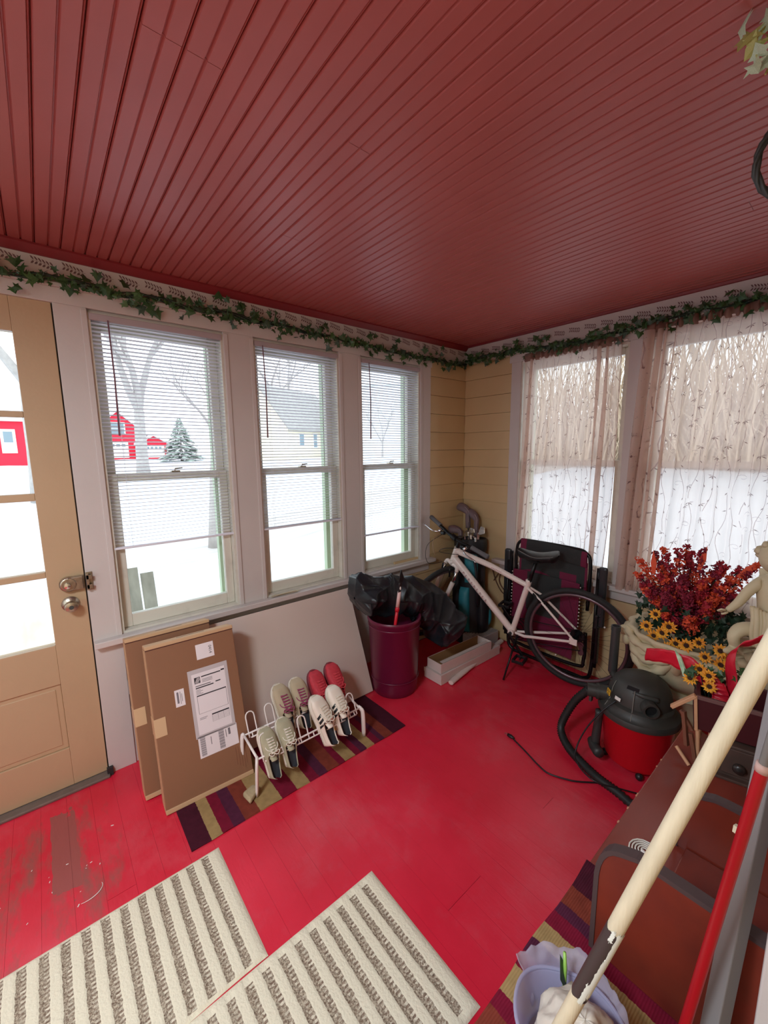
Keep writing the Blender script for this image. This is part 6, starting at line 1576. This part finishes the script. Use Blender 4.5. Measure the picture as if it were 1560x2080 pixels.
for i in range(46):
    p = V((rnd.uniform(1.91, 2.06), 0, rnd.uniform(.69, .76))); p.y = -1.04 + (p.x - 1.93) * .8 + rnd.uniform(-.0, .07)
    m4 = leafmat(p, (rnd.gauss(0, 1), -1, .5), rnd.uniform(.012, .022), rnd); src = ivy_leaf(rnd.randrange(3)); lf.add([m4 @ v for v in src.v], src.f)
lf.build('cart_greenery', M_leafd, ct, kind='stuff')
MB().prism([(1.858, -1.0, .795), (1.878, -1.0, .775), (1.918, -1.02, .70), (1.896, -1.02, .715)], (.002, .004, .001)).build('pale_leaf', M_pale, tag=('single pale green-white leaf left of the open sunflower', 'leaf'))

# red ribbon
M_rib = mat('red_ribbon', S(206, 30, 52), .4, n=.12, ns=30, bump=.1, bs=80)
rbn = thing('red_ribbon', 'wide wired red ribbon with two loops tied to the planter cart', 'ribbon', (2.0, -.95, .70))
def ribbon(name, pts, wv, w0):
    P = smoothpath(pts, 8); n = len(P) - 1
    def f(u, v):
        p = P[min(int(round(v * n)), n)]; w_ = w0
        wd = V(wv(v)).normalized(); return p + wd * w_ * (u - .5) + V((0, -.003 * math.sin(u * PI) + .010 * noise.noise(V((v * 9, u * 1.5, w0 * 90))), .006 * noise.noise(V((v * 12, 3, 1)))))
    MB().grid(f, 6, n).build(name, M_rib, rbn, smooth=True, solid=.0008)
    MB().tube([f(0, k / n) for k in range(n + 1)], .0012, 4).tube([f(1, k / n) for k in range(n + 1)], .0012, 4).build('wired_edge', M_rib, rbn)
ribbon('ribbon_tail', [(1.735, -.90, .695), (1.800, -.95, .733), (1.880, -.97, .745), (1.945, -.97, .715), (1.995, -.965, .678), (2.012, -.965, .652)], lambda v: (.15 * v + .12, -.35 + .5 * v, .9), .068)
ribbon('ribbon_loop', [(2.036, -.96, .670), (2.024, -.95, .735), (2.016, -.95, .800), (2.026, -.95, .852), (2.062, -.94, .884), (2.12, -.92, .92)], lambda v: (.9 * (1 - v) + .1, -.5, .25 + .8 * v), .042)
ribbon('ribbon_fold', [(1.985, -.985, .715), (2.002, -.99, .685), (2.010, -.99, .655), (2.005, -.985, .64)], lambda v: (1, .2, .1), .05)

# ================================================================== CHERUB STATUE (right edge)
st_ = thing('cherub_statue', 'cream plaster cherub statue standing at the right edge behind the wooden pole', 'statue', (2.075, -.60, 0))
MB().lathe([(0, 0), (.12, 0), (.12, .04), (.095, .07), (.08, .12), (.075, .55), (.09, .60), (.11, .62), (.115, .66), (.0, .66)], (2.085, -.60, 0), 28).build('column', M_urn, st_, smooth=True, auto=50)
mb = MB(); rnd = random.Random(9)
for k in range(16):
    a = rnd.uniform(0, 6.28); mb.ball((2.07 + .065 * math.cos(a), -.60 + .06 * math.sin(a), .69 + rnd.uniform(-.02, .07)), rnd.uniform(.025, .042), 8, 6, (1, 1, .7), nz=.35)
mb.build('rock_base', mat('rock_plaster', S(186, 166, 132), .7, n=.2, ns=20), st_, smooth=True)  # rocks in a browner plaster than the figure
def skin_body(name, verts, edges, parent, m):
    me = bpy.data.meshes.new(name); org = ORG[parent.name]
    me.from_pydata([tuple(V(v[0]) - org) for v in verts], edges, []); o = bpy.data.objects.new(name, me); COL.objects.link(o); o.parent = parent; ORG[o.name] = org
    o.modifiers.new('skin', 'SKIN'); 
    for i, v in enumerate(verts): me.skin_vertices[0].data[i].radius = (v[1], v[2] if len(v) > 2 else v[1]); me.skin_vertices[0].data[i].use_root = (i == 0)
    s = o.modifiers.new('sub', 'SUBSURF'); s.levels = 2; s.render_levels = 2
    me.materials.append(m); o.modifiers['skin'].use_smooth_shade = True
    return o
vs = [((2.075, -.60, .84), .050), ((2.072, -.605, .90), .045), ((2.070, -.60, .965), .050), ((2.070, -.60, 1.02), .046), ((2.070, -.60, 1.055), .024), ((2.072, -.61, 1.075), .022),
      ((2.03, -.61, 1.025), .026), ((2.00, -.63, .985), .021), ((1.975, -.66, .930), .018), ((1.955, -.675, .905), .014), ((1.945, -.68, .893), .011),
      ((2.115, -.60, 1.02), .026), ((2.15, -.62, .97), .021), ((2.13, -.67, .93), .018), ((2.11, -.69, .92), .013),
      ((2.045, -.62, .82), .036), ((1.995, -.665, .835), .034), ((1.975, -.69, .80), .024), ((1.985, -.67, .745), .020), ((1.97, -.70, .735), .015), ((1.955, -.715, .733), .010),
      ((2.105, -.62, .82), .036), ((2.10, -.69, .80), .030), ((2.09, -.70, .745), .021), ((2.085, -.74, .73), .012)]
ed = [(0, 1), (1, 2), (2, 3), (3, 4), (4, 5), (3, 6), (6, 7), (7, 8), (8, 9), (9, 10), (3, 11), (11, 12), (12, 13), (13, 14), (0, 15), (15, 16), (16, 17), (17, 18), (18, 19), (19, 20), (0, 21), (21, 22), (22, 23), (23, 24)]
skin_body('figure', vs, ed, st_, M_urn)
hd = MB(); hc = V((2.070, -.615, 1.135))
def head(u, v):
    a = u * 2 * PI; p = v * PI; d = V((math.sin(p) * math.cos(a), math.sin(p) * math.sin(a), math.cos(p)))
    f = max(0, -d.y * .8 - d.x * .5)       # face toward -y,-x
    r = .062 * (1 + .06 * max(0, f - .75) - (.05 * math.exp(-((d.z - .12) / .12) ** 2) * f if f > .4 else 0))
    r += .010 * math.exp(-((d.z + .10) / .10) ** 2) * max(0, f - .93) / .07 + .006 * math.exp(-((d.z + .42) / .08) ** 2) * max(0, f - .6)
    return hc + V((d.x * r * .92, d.y * r * .95, d.z * r * 1.08))
hd.grid(head, 40, 28, cu=True)
hdo = hd.build('head', M_urn, st_, smooth=True)
hr_ = MB()
for k in range(46):
    a = rnd.uniform(0, 6.28); z = rnd.uniform(-.3, 1); d = V(((1 - z * z) ** .5 * math.cos(a), (1 - z * z) ** .5 * math.sin(a), z))
    if -d.y * .8 - d.x * .5 > .55 and z < .55: continue
    hr_.ball(hc + V((d.x * .060, d.y * .062, d.z * .068)), rnd.uniform(.013, .019), 8, 5, nz=.4)
hr_.build('curly_hair', M_urn, st_, smooth=True, kind='stuff')
# fingers of the near hand
fg = MB(); H0 = V((1.945, -.68, .893))
for k in range(4):
    o_ = V((0, .008 * (k - 1.5), .004 * (1.5 - k) + .002)); L_ = (.026, .030, .028, .022)[k]
    fg.tube([H0 + o_, H0 + o_ + V((-L_ * .5, -L_ * .2, .001)), H0 + o_ + V((-L_ * .9, -L_ * .3, -.006))], [.0048, .0044, .0034], 7)
fg.tube([H0 + V((.006, -.008, 0)), H0 + V((-.002, -.016, -.006)), H0 + V((-.012, -.020, -.010))], [.005, .0046, .0038], 7)
fg.build('fingers', M_urn, st_, smooth=True)
# draped cloth folds and small wings
dc = MB()
for k in range(9):
    x = 2.03 + k * .012; dc.tube(smoothpath([(x - .01, -.655, .93 - .004 * k), (x, -.675, .88), (x + .004 * math.sin(k), -.675, .82), (x + .01, -.665, .77)], 4), [.009 + .003 * math.sin(k * 2)] * 13, 7)
dc.build('draped_cloth', M_urn, st_, smooth=True)
wg = MB()
for s, bx_ in ((-1, 2.045), (1, 2.10)):
    for k in range(6):
        a = 1.1 + k * .22
        wg.ball((bx_ + s * .028 * (1 + k * .35) * math.cos(a) * -1 * -1, -.545, 1.02 + .02 * k * math.sin(a) - .012 * k), .030, 8, 6, (.45, .22, 1.4), Matrix.Rotation(s * (.3 + .22 * k), 3, 'Y'))
wg.build('wings', M_urn, st_, smooth=True)

# unseen housing added above the fill light, behind the photographer
lf_ = thing('fill_light_housing', 'round white housing added above the fill light behind the photographer', 'lamp', (1.75, -3.6, 2.28))
MB().lathe([(0, 2.399), (.27, 2.399), (.27, 2.34), (.255, 2.33), (.255, 2.36), (0, 2.36)], (1.75, -3.6, 0), 40).build('housing', M_white, lf_, smooth=True, auto=40)
